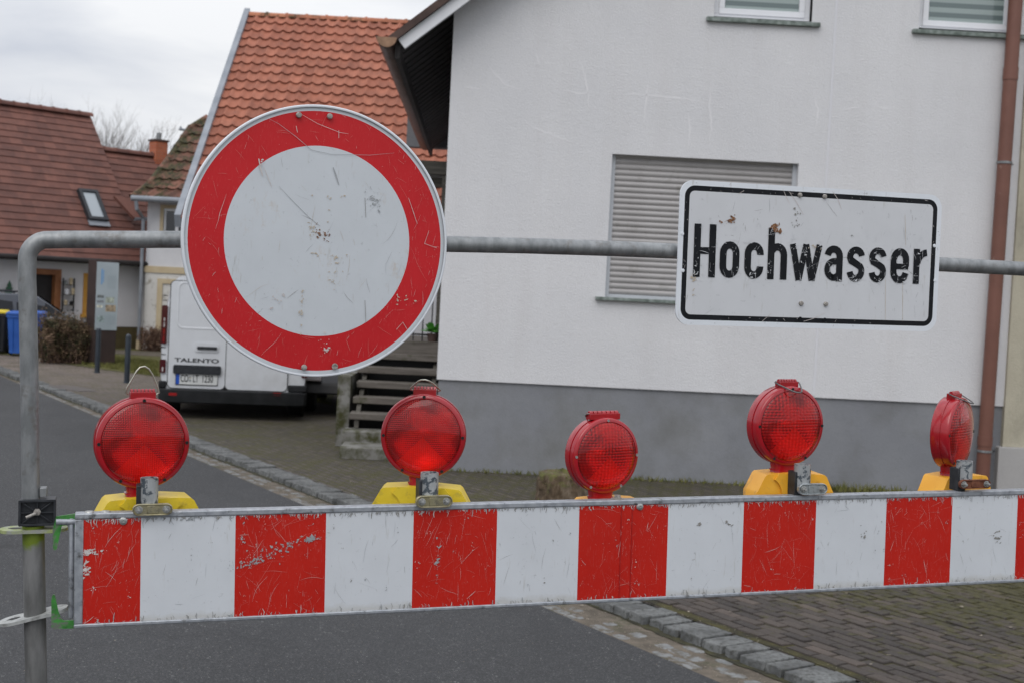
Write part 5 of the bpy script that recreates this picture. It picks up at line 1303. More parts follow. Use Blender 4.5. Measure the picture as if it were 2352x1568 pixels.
# chimney on the annex ridge
cp_ = LRO - LN * .12 + LV * va_; p = W(363, 362, 36)
t_ = (PL(363, 364, cp_, ly) - cp_).dot(lx); cb = cp_ + lx * t_
CMx = frame(cb, lx, ly, Vector((0, 0, 1)))
hc = PL(363, 326, cp_, ly).z - cb.z; wc = (PL(384, 345, cp_, ly) - PL(341, 345, cp_, ly)).length * .62
mb = MB(CMx); mb.box(-wc / 2, wc / 2, -wc / 2, wc / 2, -1.0, hc)
m, t, b = newmat('red brick chimney'); b.inputs['Roughness'].default_value = .85
k = t.nodes.new('ShaderNodeTexBrick'); k.inputs['Scale'].default_value = 1; k.inputs['Brick Width'].default_value = .22; k.inputs['Row Height'].default_value = .07; k.inputs['Mortar Size'].default_value = .006
k.inputs['Color1'].default_value = (.38, .10, .045, 1); k.inputs['Color2'].default_value = (.46, .14, .065, 1); k.inputs['Mortar'].default_value = (.30, .18, .13, 1)
tcn = t.nodes.new('ShaderNodeTexCoord'); mm = t.nodes.new('ShaderNodeMapping'); mm.inputs['Rotation'].default_value = (R(90), 0, 0); t.links.new(tcn.outputs['Object'], mm.inputs[0]); t.links.new(mm.outputs[0], k.inputs['Vector']); t.links.new(k.outputs['Color'], b.inputs['Base Color'])
M['chim'] = m
ch = mb.build('chimney', 'chim', lh, smooth=False)
mb = MB(CMx); mb.box(-wc / 2 - .03, wc / 2 + .03, -wc / 2 - .03, wc / 2 + .03, hc, hc + .05); mb.build('cap', 'darktile', ch, smooth=False)
mb = MB(CMx); mb.cyl((0, 0, hc + .05), (0, 0, hc + .24), .07, 12); mb.build('flue', 'galv', ch)
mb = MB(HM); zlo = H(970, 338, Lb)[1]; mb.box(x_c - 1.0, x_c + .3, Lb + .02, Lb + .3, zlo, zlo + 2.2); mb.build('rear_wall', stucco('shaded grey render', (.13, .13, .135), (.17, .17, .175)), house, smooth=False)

def text_obj(s_, size, T, m, name, parent, xscale=1, bold=0.0, ext=.0008):
    c = bpy.data.curves.new('t', 'FONT'); c.body = s_; c.size = size; c.extrude = ext; c.offset = bold; c.align_x = 'CENTER'; c.align_y = 'CENTER'
    o = bpy.data.objects.new('t', c); col.objects.link(o); dg = bpy.context.evaluated_depsgraph_get(); dg.update()
    me = bpy.data.meshes.new_from_object(o.evaluated_get(dg)); bpy.data.objects.remove(o)
    mb = MB(); X = T @ Matrix.Diagonal((xscale, 1, 1, 1)); mb.add([X @ v.co for v in me.vertices], [tuple(p.vertices) for p in me.polygons]); return mb.build(name, m, parent, smooth=False)

# ================================================================== VAN
def paint(name, c, rough=.25, grime=(.3, .29, .27)):
    m, t, b = newmat(name); b.inputs['Roughness'].default_value = rough; b.inputs['Coat Weight'].default_value = .5; b.inputs['Coat Roughness'].default_value = .06
    tcn = t.nodes.new('ShaderNodeTexCoord'); s = t.nodes.new('ShaderNodeSeparateXYZ'); t.links.new(tcn.outputs['Object'], s.inputs[0])
    k = math_(t, 'MULTIPLY', math_(t, 'SUBTRACT', .9, s.outputs['Z']), .8, True)
    k = math_(t, 'MULTIPLY', math_(t, 'ADD', k, .18), step_(t, noise(t, 5, 7, .7), .35, .7))
    t.links.new(mixc(t, math_(t, 'MULTIPLY', k, .6), c, grime), b.inputs['Base Color']); return m
M['vwhite'] = paint('white van paint', (.66, .68, .71)); M['vdark'] = mat('dark grey bumper plastic', (.012, .013, .014), (.022, .023, .025), 5, .6, spec=.2)
M['carpaint'] = paint('dark grey car paint', (.10, .11, .13), .2, (.12, .11, .1))
M['tail'] = glass('red tail lamp glass', (.30, .008, .008)); M['taildark'] = glass('dark red tail lamp glass', (.06, .003, .006)); M['tailclear'] = glass('clear lamp glass', (.55, .5, .5))
M['platew'] = mat('number plate white', (.62, .63, .62), None, rough=.4); M['plateb'] = mat('number plate blue', (.01, .08, .45), None, rough=.4)
M['seal'] = mat('plate seal', (.45, .33, .08), (.3, .35, .45), 60, .5)
vh = R(11)
vy = Vector((-math.sin(vh), math.cos(vh), 0)); vx = Vector((math.cos(vh), math.sin(vh), 0))
vc = G(364, 957); VO = vc + vx * .975
VM = frame(VO, vx, vy, Vector((0, 0, 1))); VI = VM.inverted()
def VR(x, y, off=0.0):
    p = VI @ PL(x, y, VO + vy * off, vy); return p.x, p.z
vk = VR(692, 900)[0] / .975; vH = VR(400, 628)[1]; print('van right', vk, 'top', vH, [VR(385, 872), VR(659, 895), VR(520, 700), VR(400, 921)])
van = thing('parked_van', 'white panel van parked on the pavement, seen from behind below the round sign', 'van', VM)
TOPZ = max(1.9, min(2.05, vH))
hs = [(.90, .34), (.955, .42), (.975, .60), (.975, 1.05), (.955, 1.30), (.925, 1.55), (.885, 1.76), (.845, 1.86), (.78, 1.925), (.65, 1.955), (.35, 1.968), (0, 1.972)]
hs = [(x, z * TOPZ / 1.972) for x, z in hs]
full = hs + [(-x, z) for x, z in hs[-2::-1]]
mb = MB(VM); st = [(0.0, .985, TOPZ - .02, .02), (.03, 1, TOPZ, 0), (.3, 1, TOPZ, 0), (3.3, 1, TOPZ, 0), (3.7, .99, TOPZ * .96, 0), (4.25, .97, TOPZ * .66, 0), (4.8, .93, TOPZ * .56, 0), (4.98, .85, TOPZ * .45, .02)]
vs, fs = [], []; n = len(full)
for y, ws, top, up_ in st:
    for x, z in full: vs.append((x * ws, y, .34 + up_ + (z - .34) * (top - .34) / (TOPZ - .34)))
for i in range(len(st) - 1):
    for k in range(n - 1): fs.append((i * n + k, i * n + k + 1, (i + 1) * n + k + 1, (i + 1) * n + k))
    fs.append((i * n + n - 1, i * n, (i + 1) * n, (i + 1) * n + n - 1))
fs += [tuple(range(n - 1, -1, -1)), tuple((len(st) - 1) * n + k for k in range(n))]
mb.add(vs, fs); mb.build('body', 'vwhite', van, sharp=40)
# rear doors: two slightly proud leaves with a dark joint between
xa, zb0 = VR(385, 880); xs_ = VR(520, 800)[0]; xd = VR(659, 880)[0]; ztop = TOPZ - .10; zbot = VR(520, 893)[1]
TR = VM @ frame(Vector((0, 0, 0)), Vector((1, 0, 0)), Vector((0, 0, 1)), Vector((0, -1, 0)))
mb = MB(TR); mb.prism(rrect(xa - .012, xd + .012, zbot - .012, ztop + .01, .07), .001, .006); mb.build('door_joint', 'dark', van, smooth=False)
def leaf(a, b, nm='rear_door'):
    mb = MB(TR); mb.prism(rrect(a, b, zbot, ztop, .06), .004, .028); o = mb.build(nm, 'vwhite', van, bevel=.006)
    mb = MB(TR); c0, c1 = a + .085, b - .085; z0, z1 = VR(450, 757)[1], VR(450, 648)[1]
    if a > 0 - .2: c0, c1 = a + .085, b - .085
    p = rrect(c0, c1, z0, z1, .09, 6); p2 = rrect(c0 + .018, c1 - .018, z0 + .018, z1 - .018, .075, 6); p3 = rrect(c0 + .03, c1 - .03, z0 + .03, z1 - .03, .065, 6)
    nn = len(p)
    mb.add([(q[0], q[1], .0285) for q in p] + [(q[0], q[1], .036) for q in p2] + [(q[0], q[1], .0288) for q in p3], [(i, (i + 1) % nn, nn + (i + 1) % nn, nn + i) for i in range(nn)] + [(nn + i, nn + (i + 1) % nn, 2 * nn + (i + 1) % nn, 2 * nn + i) for i in range(nn)])
    mb.build('panel_bead', 'vwhite', o, sharp=80); return o
dl = leaf(xa, xs_ - .005); dr_ = leaf(xs_ + .005, xd)
mb = MB(TR); h0, h1 = VR(447, 807), VR(503, 788); mb.prism(rrect(h0[0], h1[0], h0[1], h1[1], .03), .0285, .040); hd = mb.build('handle_bezel', 'vwhite', dl, bevel=.004)
mb = MB(TR); w_ = h1[0] - h0[0]; mb.prism(rrect(h0[0] + w_ * .10, h1[0] - w_ * .06, h0[1] + .035, h0[1] + .075, .018), .041, .060); mb.build('handle', 'blackpl', dl, bevel=.004)
a, b = VR(412, 832), VR(493, 823)
text_obj('TALENTO', (b[1] - a[1]) * 1.05, TR @ Matrix.Translation(((a[0] + b[0]) / 2, (a[1] + b[1]) / 2, .030)), 'vdark', 'lettering', dl, 1.75, .002)
a, b = VR(398, 856), VR(508, 840); mb = MB(TR); mb.prism(rrect(a[0], b[0], a[1], b[1], .02), .0285, .065); mb.build('handle_strip', 'blackpl', dl, bevel=.006)
a, b = VR(404, 880), VR(500, 858); mb = MB(TR); mb.prism(rrect(a[0] - .008, b[0] + .008, a[1] - .012, b[1] + .006, .01), .0285, .036); ph = mb.build('plate_holder', 'blackpl', van, bevel=.002)
mb = MB(TR); mb.prism(rrect(a[0], b[0], a[1], b[1], .008), .0365, .040); pl_ = mb.build('number_plate', 'platew', van, smooth=False)
mb = MB(TR); mb.prism(rrect(a[0], a[0] + (b[0] - a[0]) * .085, a[1], b[1], .006), .0405, .041); mb.build('blue_band', 'plateb', pl_, smooth=False)
L_ = b[0] - a[0]; hm = (a[1] + b[1]) / 2; hh3 = b[1] - a[1]
for s_, f, sx_ in (('CO', .205, .50), ('LT', .475, .50), ('1230', .755, .56)):
    text_obj(s_, hh3 * .92, TR @ Matrix.Translation((a[0] + L_ * f, hm, .0415)), 'sblack', 'lettering', pl_, sx_, .0015)
for dz, mm_ in ((.022, 'seal'), (-.022, 'zincgrey')):
    mb = MB(TR); mb.lathe([(.017, .0405), (.016, .0425), (.0001, .0425)], 16, T=Matrix.Translation((a[0] + L_ * .335, hm + dz, 0))); mb.build('seal', mm_, pl_)
# bumper, side sills
mb = MB(VM); zt = VR(640, 897)[1]; zb = VR(400, 922)[1]
pb = [(-.99, 0), (-.995, .35), (-.93, .36), (-.93, -.02), (.93, -.02), (.93, .36), (.995, .35), (.99, 0), (.96, -.07), (.80, -.11), (-.80, -.11), (-.96, -.07)]
n = len(pb)
mb.add([(x, y, zb) for x, y in pb] + [(x * 1.005, y - (.01 if y < 0 else 0), zt - .012) for x, y in pb], [(i, (i + 1) % n, n + (i + 1) % n, n + i) for i in range(n)] + [tuple(range(n, 2 * n)), tuple(range(n - 1, -1, -1))])
bp_ = mb.build('bumper', 'vdark', van, bevel=.015)
for sg in (-1, 1):
    x_ = xa if sg < 0 else xd
    mb = MB(VM); x0_, x1_ = sorted((sg * .992, x_ + sg * .015)); mb.box(x0_, x1_, -.04, .36, zt - .01, VR(370, 873)[1]); mb.build('bumper_corner', 'vdark', van, bevel=.02)
for x0_, x1_ in ((387, 406), (627, 646)):
    a, b = VR(x0_, 907, -.12), VR(x1_, 901, -.12); mb = MB(TR); mb.prism(rrect(a[0], b[0], a[1], b[1], .01), .08, .118); mb.build('reflector', 'tail', bp_, smooth=False)
for sg in (-1, 1):
    mb = MB(VM); mb.box(sg * .99 - .03, sg * .99 + .0, 1.4, 3.6, .26, .48); mb.build('side_sill', 'vdark', van, bevel=.01)
# tail lamps
for sg in (-1, 1):
    ox0, ox1 = (VR(363, 760)[0], VR(384, 760)[0])
    if sg > 0: ox0, ox1 = -ox1, -ox0
    ox0, ox1 = (max(ox0, -.985), ox1) if sg < 0 else (ox0, min(ox1, .985))
    z0, z1 = VR(372, 789)[1], VR(372, 701)[1]
    mb = MB(TR); mb.prism(rrect(ox0, ox1, z0, z1, .02), -.10, .030); tl = mb.build('tail_light', 'taildark', van, bevel=.006)
    for f0, f1, mm_ in ((.04, .22, 'tail'), (.24, .40, 'tail'), (.43, .56, 'tailclear'), (.58, .68, 'tailclear')):
        mb = MB(TR); mb.prism(rrect(ox0 + .03, ox1 - .03, z0 + (z1 - z0) * f0, z0 + (z1 - z0) * f1, .012), .0305, .036); mb.build('lamp_cell', mm_, tl, bevel=.002)
    z0, z1 = VR(372, 855)[1], VR(372, 824)[1]
    mb = MB(TR); mb.prism(rrect(ox0, ox1, z0, z1, .015), -.05, .026); t2 = mb.build('lower_lamp', 'taildark', van, bevel=.004)
    mb = MB(TR); mb.prism(rrect(ox0 + .03, ox1 - .03, z0 + .02, z0 + (z1 - z0) * .45, .01), .0265, .032); mb.build('lamp_cell', 'tailclear', t2, bevel=.002)
    for zc_ in (VR(372, 690)[1], VR(372, 679)[1], VR(372, 813)[1], VR(372, 797)[1]):
        mb = MB(TR); mb.box(ox0 + .01, ox1 - .01, zc_ - .006, zc_ + .006, -.01, .0045); mb.build('hinge_groove', 'vdark', van, smooth=False)
mb = MB(TR); mb.prism(rrect(-.16, .16, ztop + .018, ztop + .05, .012), -.02, .014); mb.build('brake_light', 'taildark', van, bevel=.003)
def wheel(parent, T, r, w_):
    mb = MB(T); mb.lathe([(r * .62, -w_ / 2), (r * .93, -w_ / 2), (r, -w_ / 2 + .03), (r, w_ / 2 - .03), (r * .93, w_ / 2), (r * .62, w_ / 2)], 32); wh = mb.build('wheel', 'rubber', parent, sharp=50)
    mb = MB(T); mb.lathe([(.0001, w_ / 2 - .05), (r * .2, w_ / 2 - .03), (r * .5, w_ / 2 - .06), (r * .62, w_ / 2 - .01), (r * .63, w_ / 2)], 24); mb.lathe([(.0001, -w_ / 2 + .05), (r * .62, -w_ / 2 + .01)], 24); mb.build('rim', 'zincgrey', wh, sharp=50)
for yy in (.95, 4.05):
    for sg in (-1, 1):
        mb = MB(VM @ Matrix.Translation((sg * .945, yy, .36)) @ Matrix.Rotation(R(90 * sg), 4, 'Y')); mb.lathe([(.0001, .034), (.40, .034), (.43, .036), (.435, .0)], 32); mb.build('wheel_arch', 'dark', van)
        wheel(van, VM @ Matrix.Translation((sg * .87, yy, .335)) @ Matrix.Rotation(R(90 * sg), 4, 'Y'), .335, .24)
mb = MB(VM); mb.box(-.85, .85, .25, 4.6, .22, .36); mb.build('underbody', 'dark', van, smooth=False)
for sg in (-1, 1):
    mb = MB(VM); xw = sg * .93; y_ = [(2.75, 1.15), (2.75, 1.66), (3.45, 1.66), (4.0, 1.2), (4.0, 1.12)]
    mb.add([(xw + sg * .06 - sg * max(0, z - 1.15) * .10, y, z) for y, z in y_], [tuple(range(5))]); mb.build('side_window', 'glass', van, smooth=False)
    mb = MB(VM); mb.box(sg * 1.0, sg * 1.2, 3.75, 3.87, 1.12, 1.42); mb.build('mirror', 'vdark', van, bevel=.03)
mb = MB(VM); mb.add([(-.78, 3.72, TOPZ * .94 + .01), (.78, 3.72, TOPZ * .94 + .01), (.86, 4.22, TOPZ * .68 + .01), (-.86, 4.22, TOPZ * .68 + .01)], [(0, 1, 2, 3)]); mb.build('windscreen', 'glass', van, smooth=False)

# ================================================================== PORCH WITH OPEN STAIRS
M['tread'] = mat('weathered wooden treads', (.095, .082, .070), (.165, .147, .128), 8, .85, 0, .5, 40, .004, stretch=(.3, 3, 3), dirt=((.06, .06, .03), 6, .55, .7))
M['stone'] = mat('mossy stone slab', (.15, .145, .13), (.23, .225, .21), 5, .9, 0, .5, 60, .005, dirt=((.045, .045, .012), 4, .45, .6))
M['oldbeam'] = mat('grey weathered beam', (.07, .065, .055), (.13, .12, .10), 9, .85, stretch=(.3, 3, 3))
M['iron'] = mat('black iron', (.02, .02, .022), None, rough=.5)
def Hx(x, y, off): return H(x, y, off)[0]
Y1 = 1.35
porch = thing('porch_stairs', 'open wooden stairs with iron railing and beam canopy beside the white house corner', 'stairs', HM @ Matrix.Translation((x_c - .5, Y1, 0)))
xl_ = Hx(803, 930, Y1)
zs2 = [.43, .595, .76, .92, 1.08]
for k, z in enumerate(zs2):
    mb = MB(HM); y0 = Y1 + .28 * k; mb.box(xl_ + .01 * ((k * 7) % 3), x_c - .02, y0, y0 + .31, z - .075, z); mb.build('tread', 'tread', porch, bevel=.008)
mb = MB(HM); mb.box(xl_ - .05, x_c - .03, Y1 - .25, Y1 + .1, .06, .25); mb.build('stone_step', 'stone', porch, bevel=.015)
mb = MB(HM); mb.box(Hx(785, 1020, Y1 - .5), Hx(880, 1020, Y1 - .5) + .25, Y1 - .75, Y1 - .26, -.02, .13); mb.build('base_slab', 'stone', porch, bevel=.02)
mb = MB(HM); mb.box(xl_ - .02, x_c - .03, Y1 + 1.32, Y1 + 3.2, 1.0, 1.24); mb.build('landing', 'tread', porch, smooth=False)
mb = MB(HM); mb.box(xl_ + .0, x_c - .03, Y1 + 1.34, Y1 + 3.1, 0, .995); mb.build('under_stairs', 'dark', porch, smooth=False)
for xx in (xl_ + .06, x_c - .12):
    mb = MB(HM); mb.add([(xx, Y1 + .02, .26), (xx, Y1 + .02, .36), (xx, Y1 + 1.3, 1.02), (xx, Y1 + 1.3, .70), (xx + .05, Y1 + .02, .26), (xx + .05, Y1 + .02, .36), (xx + .05, Y1 + 1.3, 1.02), (xx + .05, Y1 + 1.3, .70)],
       [(0, 1, 2, 3), (7, 6, 5, 4), (0, 4, 5, 1), (1, 5, 6, 2), (3, 2, 6, 7), (0, 3, 7, 4)]); mb.build('stringer', 'oldbeam', porch, smooth=False)
mb = MB(HM); c0, c1 = Hx(777, 900, Y1 + .4), xl_ - .03; mb.box(c0, c1, Y1 + .3, Y1 + 3.0, 0, H(790, 862, Y1 + .4)[1]); mb.build('cheek_wall', 'stone', porch, smooth=False)
yr = Y1 + 1.5
mb = MB(HM); zr = 1.24
k = xl_ + .05
while k < x_c - .05:
    mb.cyl((k, yr, zr), (k, yr, zr + .78), .009, 6); k += .115
mb.tube([(xl_, yr, zr + .80), (x_c - .04, yr, zr + .80)], .018, 8); mb.tube([(xl_, yr, zr + .08), (x_c - .04, yr, zr + .08)], .012, 8); mb.build('railing', 'iron', porch)
zc1 = H(1010, 380, yr)[1]
mb = MB(HM); mb.box(xl_ - .1, x_c - .02, yr, yr + .12, zc1 - .12, zc1); mb.build('beam', 'oldbeam', porch, bevel=.008)
mb = MB(HM); mb.box(xl_ - .1, x_c - .02, yr + .14, yr + .22, zc1 - .27, zc1 - .15); mb.build('beam', 'oldbeam', porch, bevel=.008)
for xx in (xl_ - .02, x_c - .13):
    mb = MB(HM); mb.box(xx, xx + .08, yr + .02, yr + .10, zr, zc1 - .13); mb.build('post', 'oldbeam', porch, bevel=.005)
for sg, xx in ((-1, x_c - .13),):
    mb = MB(HM); mb.tube([(xx, yr + .06, zc1 - .55), (xx - .38, yr + .06, zc1 - .14)], .03, 6); mb.build('brace', 'oldbeam', porch)
mb = MB(HM); mb.box(xl_ - .15, x_c - .02, yr + .2, yr + 2.2, zc1 + .02, zc1 + .07); mb.build('canopy', 'oldbeam', porch, smooth=False)
# leafy plant on the landing
M['leaf'] = mat('bright green leaf', (.06, .26, .03), (.12, .38, .06), 6, .5)
q = H(990, 803, Y1 + 1.3); pt = thing('potted_plant', 'bright green leafy plant in a small pot on top of the porch stairs', 'plant', HM @ Matrix.Translation((q[0], Y1 + 1.44, 1.241)))
mb = MB(ROOTM[pt.name]); mb.lathe([(.0001, 0), (.05, 0), (.065, .09), (.07, .10), (.06, .10), (.0001, .09)], 16); mb.build('pot', 'darktile', pt)
mb = MB(ROOTM[pt.name])
rnd = random.Random(4)
for k in range(26):
    a = rnd.uniform(0, 2 * PI); e_ = rnd.uniform(.2, 1.2); l = rnd.uniform(.08, .17); D = Vector((math.cos(a) * math.cos(e_), math.sin(a) * math.cos(e_), math.sin(e_))); S_ = D.cross(Vector((0, 0, 1))).normalized()
    o = Vector((0, 0, .10)) + D * .03; z_ = Vector((0, 0, -.02))
    vs = [o, o + D * l * .35 + S_ * l * .28, o + D * l * .75 + S_ * l * .22 + z_ * .3, o + D * l + z_ * 1.5, o + D * l * .75 - S_ * l * .22 + z_ * .3, o + D * l * .35 - S_ * l * .28, o + D * l * .5 + Vector((0, 0, .01))]
    mb.add(vs, [(0, 1, 6), (1, 2, 6), (2, 3, 6), (3, 4, 6), (4, 5, 6), (5, 0, 6)])
mb.build('leaves', 'leaf', pt)

# ================================================================== STUMP
c = G(1288, 1152); sp_t = thing('tree_stump', 'mossy old tree stump on the paving in front of the grey plinth', 'stump', c)
def nz3(x, y, z): return math.sin(x * 3.1 + y * 1.7) * .5 + math.sin(y * 5.3 + z * 4.1 + 1) * .3 + math.sin(z * 9.7 + x * 7.3) * .2
mb = MB(Matrix.Translation(c)); vs = []; seg, rows = 48, 18
for i in range(rows + 1):
    t_ = i / rows
    for k in range(seg):
        a = 2 * PI * k / seg
        rr_ = .205 * (1 + .10 * nz3(math.cos(a) * 2, math.sin(a) * 2, t_ * 2) + .05 * math.sin(a * 9 + t_ * 3) + .03 * random.uniform(-1, 1)) * (1.12 - .12 * t_)
        z = t_ * .32 if t_ < .8 else .256 + (t_ - .8) * .25
        if t_ > .8: rr_ *= max(.0, 1 - ((t_ - .8) / .2) ** 1.6) * .999 + .001
        vs.append((rr_ * math.cos(a), rr_ * math.sin(a), z + .02 * nz3(a, t_ * 5, 1) * (t_ > .1)))
mb.add(vs, [(i * seg + k, i * seg + (k + 1) % seg, (i + 1) * seg + (k + 1) % seg, (i + 1) * seg + k) for i in range(rows) for k in range(seg)])
m, t, b = newmat('rotting bark with moss'); b.inputs['Roughness'].default_value = .95
cc = ramp(t, noise(t, 14, 7, .7, stretch=(1, 1, .35)), [(.3, (.035, .024, .015)), (.5, (.11, .075, .045)), (.7, (.24, .19, .14))])
tcn = t.nodes.new('ShaderNodeTexCoord'); s = t.nodes.new('ShaderNodeSeparateXYZ'); t.links.new(tcn.outputs['Object'], s.inputs[0])
kk = math_(t, 'ADD', math_(t, 'MULTIPLY', s.outputs['Z'], 1.1), math_(t, 'MULTIPLY', noise(t, 9, 6, .7), .9))
cc = mixc(t, step_(t, kk, .66, .82), cc, ramp(t, noise(t, 40, 4), [(.3, (.06, .075, .015)), (.7, (.15, .15, .04))]))
t.links.new(cc, b.inputs['Base Color']); bump(t, b, noise(t, 22, 6, .7, stretch=(1, 1, .4)), 1, .02)
mb.build('trunk', m, sp_t, sharp=80)
mb = MB(Matrix.Translation(c))
for _ in range(900):
    a = rnd.uniform(0, 2 * PI); r_ = .22 * math.sqrt(rnd.random()); z = .24 + rnd.uniform(0, .05) * (1 - r_ / .22); h = rnd.uniform(.01, .045)
    if rnd.random() < .3: r_ = .21; z = rnd.uniform(.12, .27)
    p = Vector((r_ * math.cos(a), r_ * math.sin(a), z)); d = Vector((math.cos(a + 1), math.sin(a + 1), 0)) * .003
    mb.add([p - d, p + d, p + Vector((rnd.gauss(0, .01), rnd.gauss(0, .01), h))], [(0, 1, 2)])
mb.build('moss_tufts', mat('dry moss tufts', (.10, .11, .02), (.24, .20, .09), 30, .95), sp_t, smooth=False)

# ================================================================== BOLLARDS
M['boll'] = mat('blue black bollard paint', (.018, .026, .036), (.028, .038, .05), 5, .4)
c = G(223, 855); bo = thing('bollard', 'dark steel bollard in front of the information pillar', 'bollard', c, 'dark bollards on the pavement')
mb = MB(Matrix.Translation(c)); mb.lathe([(.048, -.05), (.048, .80), (.046, .825), (.037, .84), (.02, .848), (.0001, .85)], 20); mb.build('post', 'boll', bo, sharp=50)
mb = MB(Matrix.Translation(c)); mb.lathe([(.062, -.01), (.062, .006), (.048, .012)], 20); mb.build('base_collar', 'boll', bo, sharp=50)
b2 = bo.copy(); col.objects.link(b2); b2.matrix_world = Matrix.Translation(G(291, 878)); b2['label'] = 'dark steel bollard standing nearest the white van'
for ch_ in list(bo.children):
    d_ = ch_.copy(); col.objects.link(d_); d_.parent = b2

# ================================================================== INFORMATION PILLAR
c = G(229, 836); ia = R(38); IM = Matrix.Translation(c) @ Matrix.Rotation(ia, 4, 'Z')
st_ = thing('information_pillar', 'tall dark brown steel pillar with a pale illustrated information panel', 'pillar', IM)
M['corten'] = mat('dark rusted steel', (.030, .018, .016), (.050, .030, .025), 3, .65)
M['cortend'] = mat('dark grey steel', (.028, .026, .027), (.042, .038, .038), 3, .6)
w2_ = .235; zt = 2.16
mb = MB(IM); mb.box(-w2_, w2_, -w2_, w2_, -.02, zt); mb.build('slab', 'corten', st_, bevel=.006)
Q = IM @ frame(Vector((0, -w2_ - .004, 0)), Vector((1, 0, 0)), Vector((0, 0, 1)), Vector((0, -1, 0)))
zp0, zp1 = .72, 2.12
mb = MB(Q); mb.box(-w2_ + .01, w2_, zp0, zp1, -.003, .012); pn = mb.build('info_panel', mat('pale panel print', (.36, .42, .45), (.45, .51, .54), 1.5, .3), st_, smooth=False)
mb = MB(Q); mb.box(-.13, -.105, zp1 - .46, zp1 - .14, .0125, .014); mb.box(-.09, -.075, zp1 - .42, zp1 - .16, .0125, .014); mb.build('blue_heading', mat('blue print', (.10, .30, .62), (.2, .4, .68), 60, .4, stretch=(1, 1, 3)), pn, smooth=False)
for (a, b, c_, d_, cl) in ((-.2, -.06, .66, .72, (.10, .11, .11)), (-.2, -.06, .56, .61, (.12, .13, .14)), (-.2, -.08, .46, .51, (.36, .36, .30)), (-.02, .16, .56, .68, (.22, .24, .20)), (-.02, .2, .38, .52, (.20, .16, .11)), (-.19, -.04, .16, .29, (.16, .20, .20))):
    mb = MB(Q); mb.box(a, b, zp0 + c_, zp0 + d_, .0125, .014); mb.build('picture', mat('printed picture', cl, tuple(min(1, v * 2.6) for v in cl), 22, .4), pn, smooth=False)
for (a, b, z0, z1) in ((.0, .18, .86, 1.14), (.02, .18, .12, .30)):
    mb = MB(Q); z = z0
    while z < z1: mb.box(a, b, zp0 + z, zp0 + z + .010, .0125, .0135); z += .028
    o = mb.build('small_print_lines', mat('pale print lines', (.33, .39, .42), None, rough=.4), pn, smooth=False)

# ================================================================== BINS
def bin_(px, py, m, ml, label, rot, hgt=.97, wdt=.44):
    c = G(px, py); T = Matrix.Translation(c) @ Matrix.Rotation(rot, 4, 'Z'); root = thing('wheelie_bin', label, 'bin', T, 'wheelie bins at the pavement edge')
    w0, w1 = wdt * .40, wdt * .5; mb = MB(T); zb, zt_ = .06, hgt - .08
    p0 = rrect(-w0, w0, -w0 * .95, w0 * 1.15, .04, 3); p1 = rrect(-w1, w1, -w1 * 1.1, w1 * 1.25, .04, 3); n = len(p0)
    mb.add([(x, y, zb) for x, y in p0] + [(x, y, zt_ - .06) for x, y in p1], [(i, (i + 1) % n, n + (i + 1) % n, n + i) for i in range(n)] + [tuple(range(n - 1, -1, -1))])
    p2 = rrect(-w1 - .02, w1 + .02, -w1 * 1.1 - .02, w1 * 1.25 + .02, .04, 3)
    mb.add([(x, y, zt_ - .06) for x, y in p2] + [(x, y, zt_) for x, y in p2], [(i, (i + 1) % n, n + (i + 1) % n, n + i) for i in range(n)] + [tuple(range(n, 2 * n)), tuple(range(n - 1, -1, -1))])
    for xx in (-w0 * .5, w0 * .5): mb.add([(xx - .02, -w0 * .95 - .002, zb + .05), (xx + .02, -w0 * .95 - .002, zb + .05), (xx + .02, -w1 * 1.1 + .0, zt_ - .07), (xx - .02, -w1 * 1.1, zt_ - .07), (xx, -w0 * .95 - .02, zb + .05), (xx, -w1 * 1.1 - .018, zt_ - .07)], [(0, 4, 5, 3), (4, 1, 2, 5)])
    mb.build('body', m, root, sharp=30)
    mb = MB(T); p3 = rrect(-w1 - .03, w1 + .03, -w1 * 1.1 - .035, w1 * 1.25 + .02, .05, 4); p4 = rrect(-w1 + .03, w1 - .03, -w1 * .95, w1 * 1.1, .05, 4); n = len(p3)
    mb.add([(x, y, zt_ + .002) for x, y in p3] + [(x, y, zt_ + .035) for x, y in p3] + [(x, y, zt_ + .075) for x, y in p4], [(i, (i + 1) % n, n + (i + 1) % n, n + i) for i in range(n)] + [(n + i, n + (i + 1) % n, 2 * n + (i + 1) % n, 2 * n + i) for i in range(n)] + [tuple(range(2 * n, 3 * n))])
    mb.build('lid', ml, root, sharp=30)
    mb = MB(T); mb.tube([(-w1 * .8, w1 * 1.25 + .06, zt_), (w1 * .8, w1 * 1.25 + .06, zt_)], .015, 8); mb.build('grip', m, root)
    for sg in (-1, 1): wheel(root, T @ Matrix.Translation((sg * (w0 + .03), w0 * 1.1, .1)) @ Matrix.Rotation(R(90), 4, 'Y'), .1, .05)
M['binblue'] = mat('blue bin plastic', (.016, .085, .36), (.028, .12, .45), 3, .5); M['binblack'] = mat('black bin plastic', (.012, .013, .016), (.022, .023, .027), 3, .5); M['binyel'] = mat('yellow lid', (.60, .46, .02), (.68, .53, .04), 3, .45)
bin_(-8, 811, 'binblack', 'binyel', 'black wheelie bin with a yellow lid at the left edge', R(12))
bin_(43, 816, 'binblue', 'binblue', 'blue wheelie bin next to the yellow lidded bin', R(8))
bin_(78, 812, 'binblue', 'binblue', 'blue wheelie bin between the other blue bin and the brown shrub', R(16))

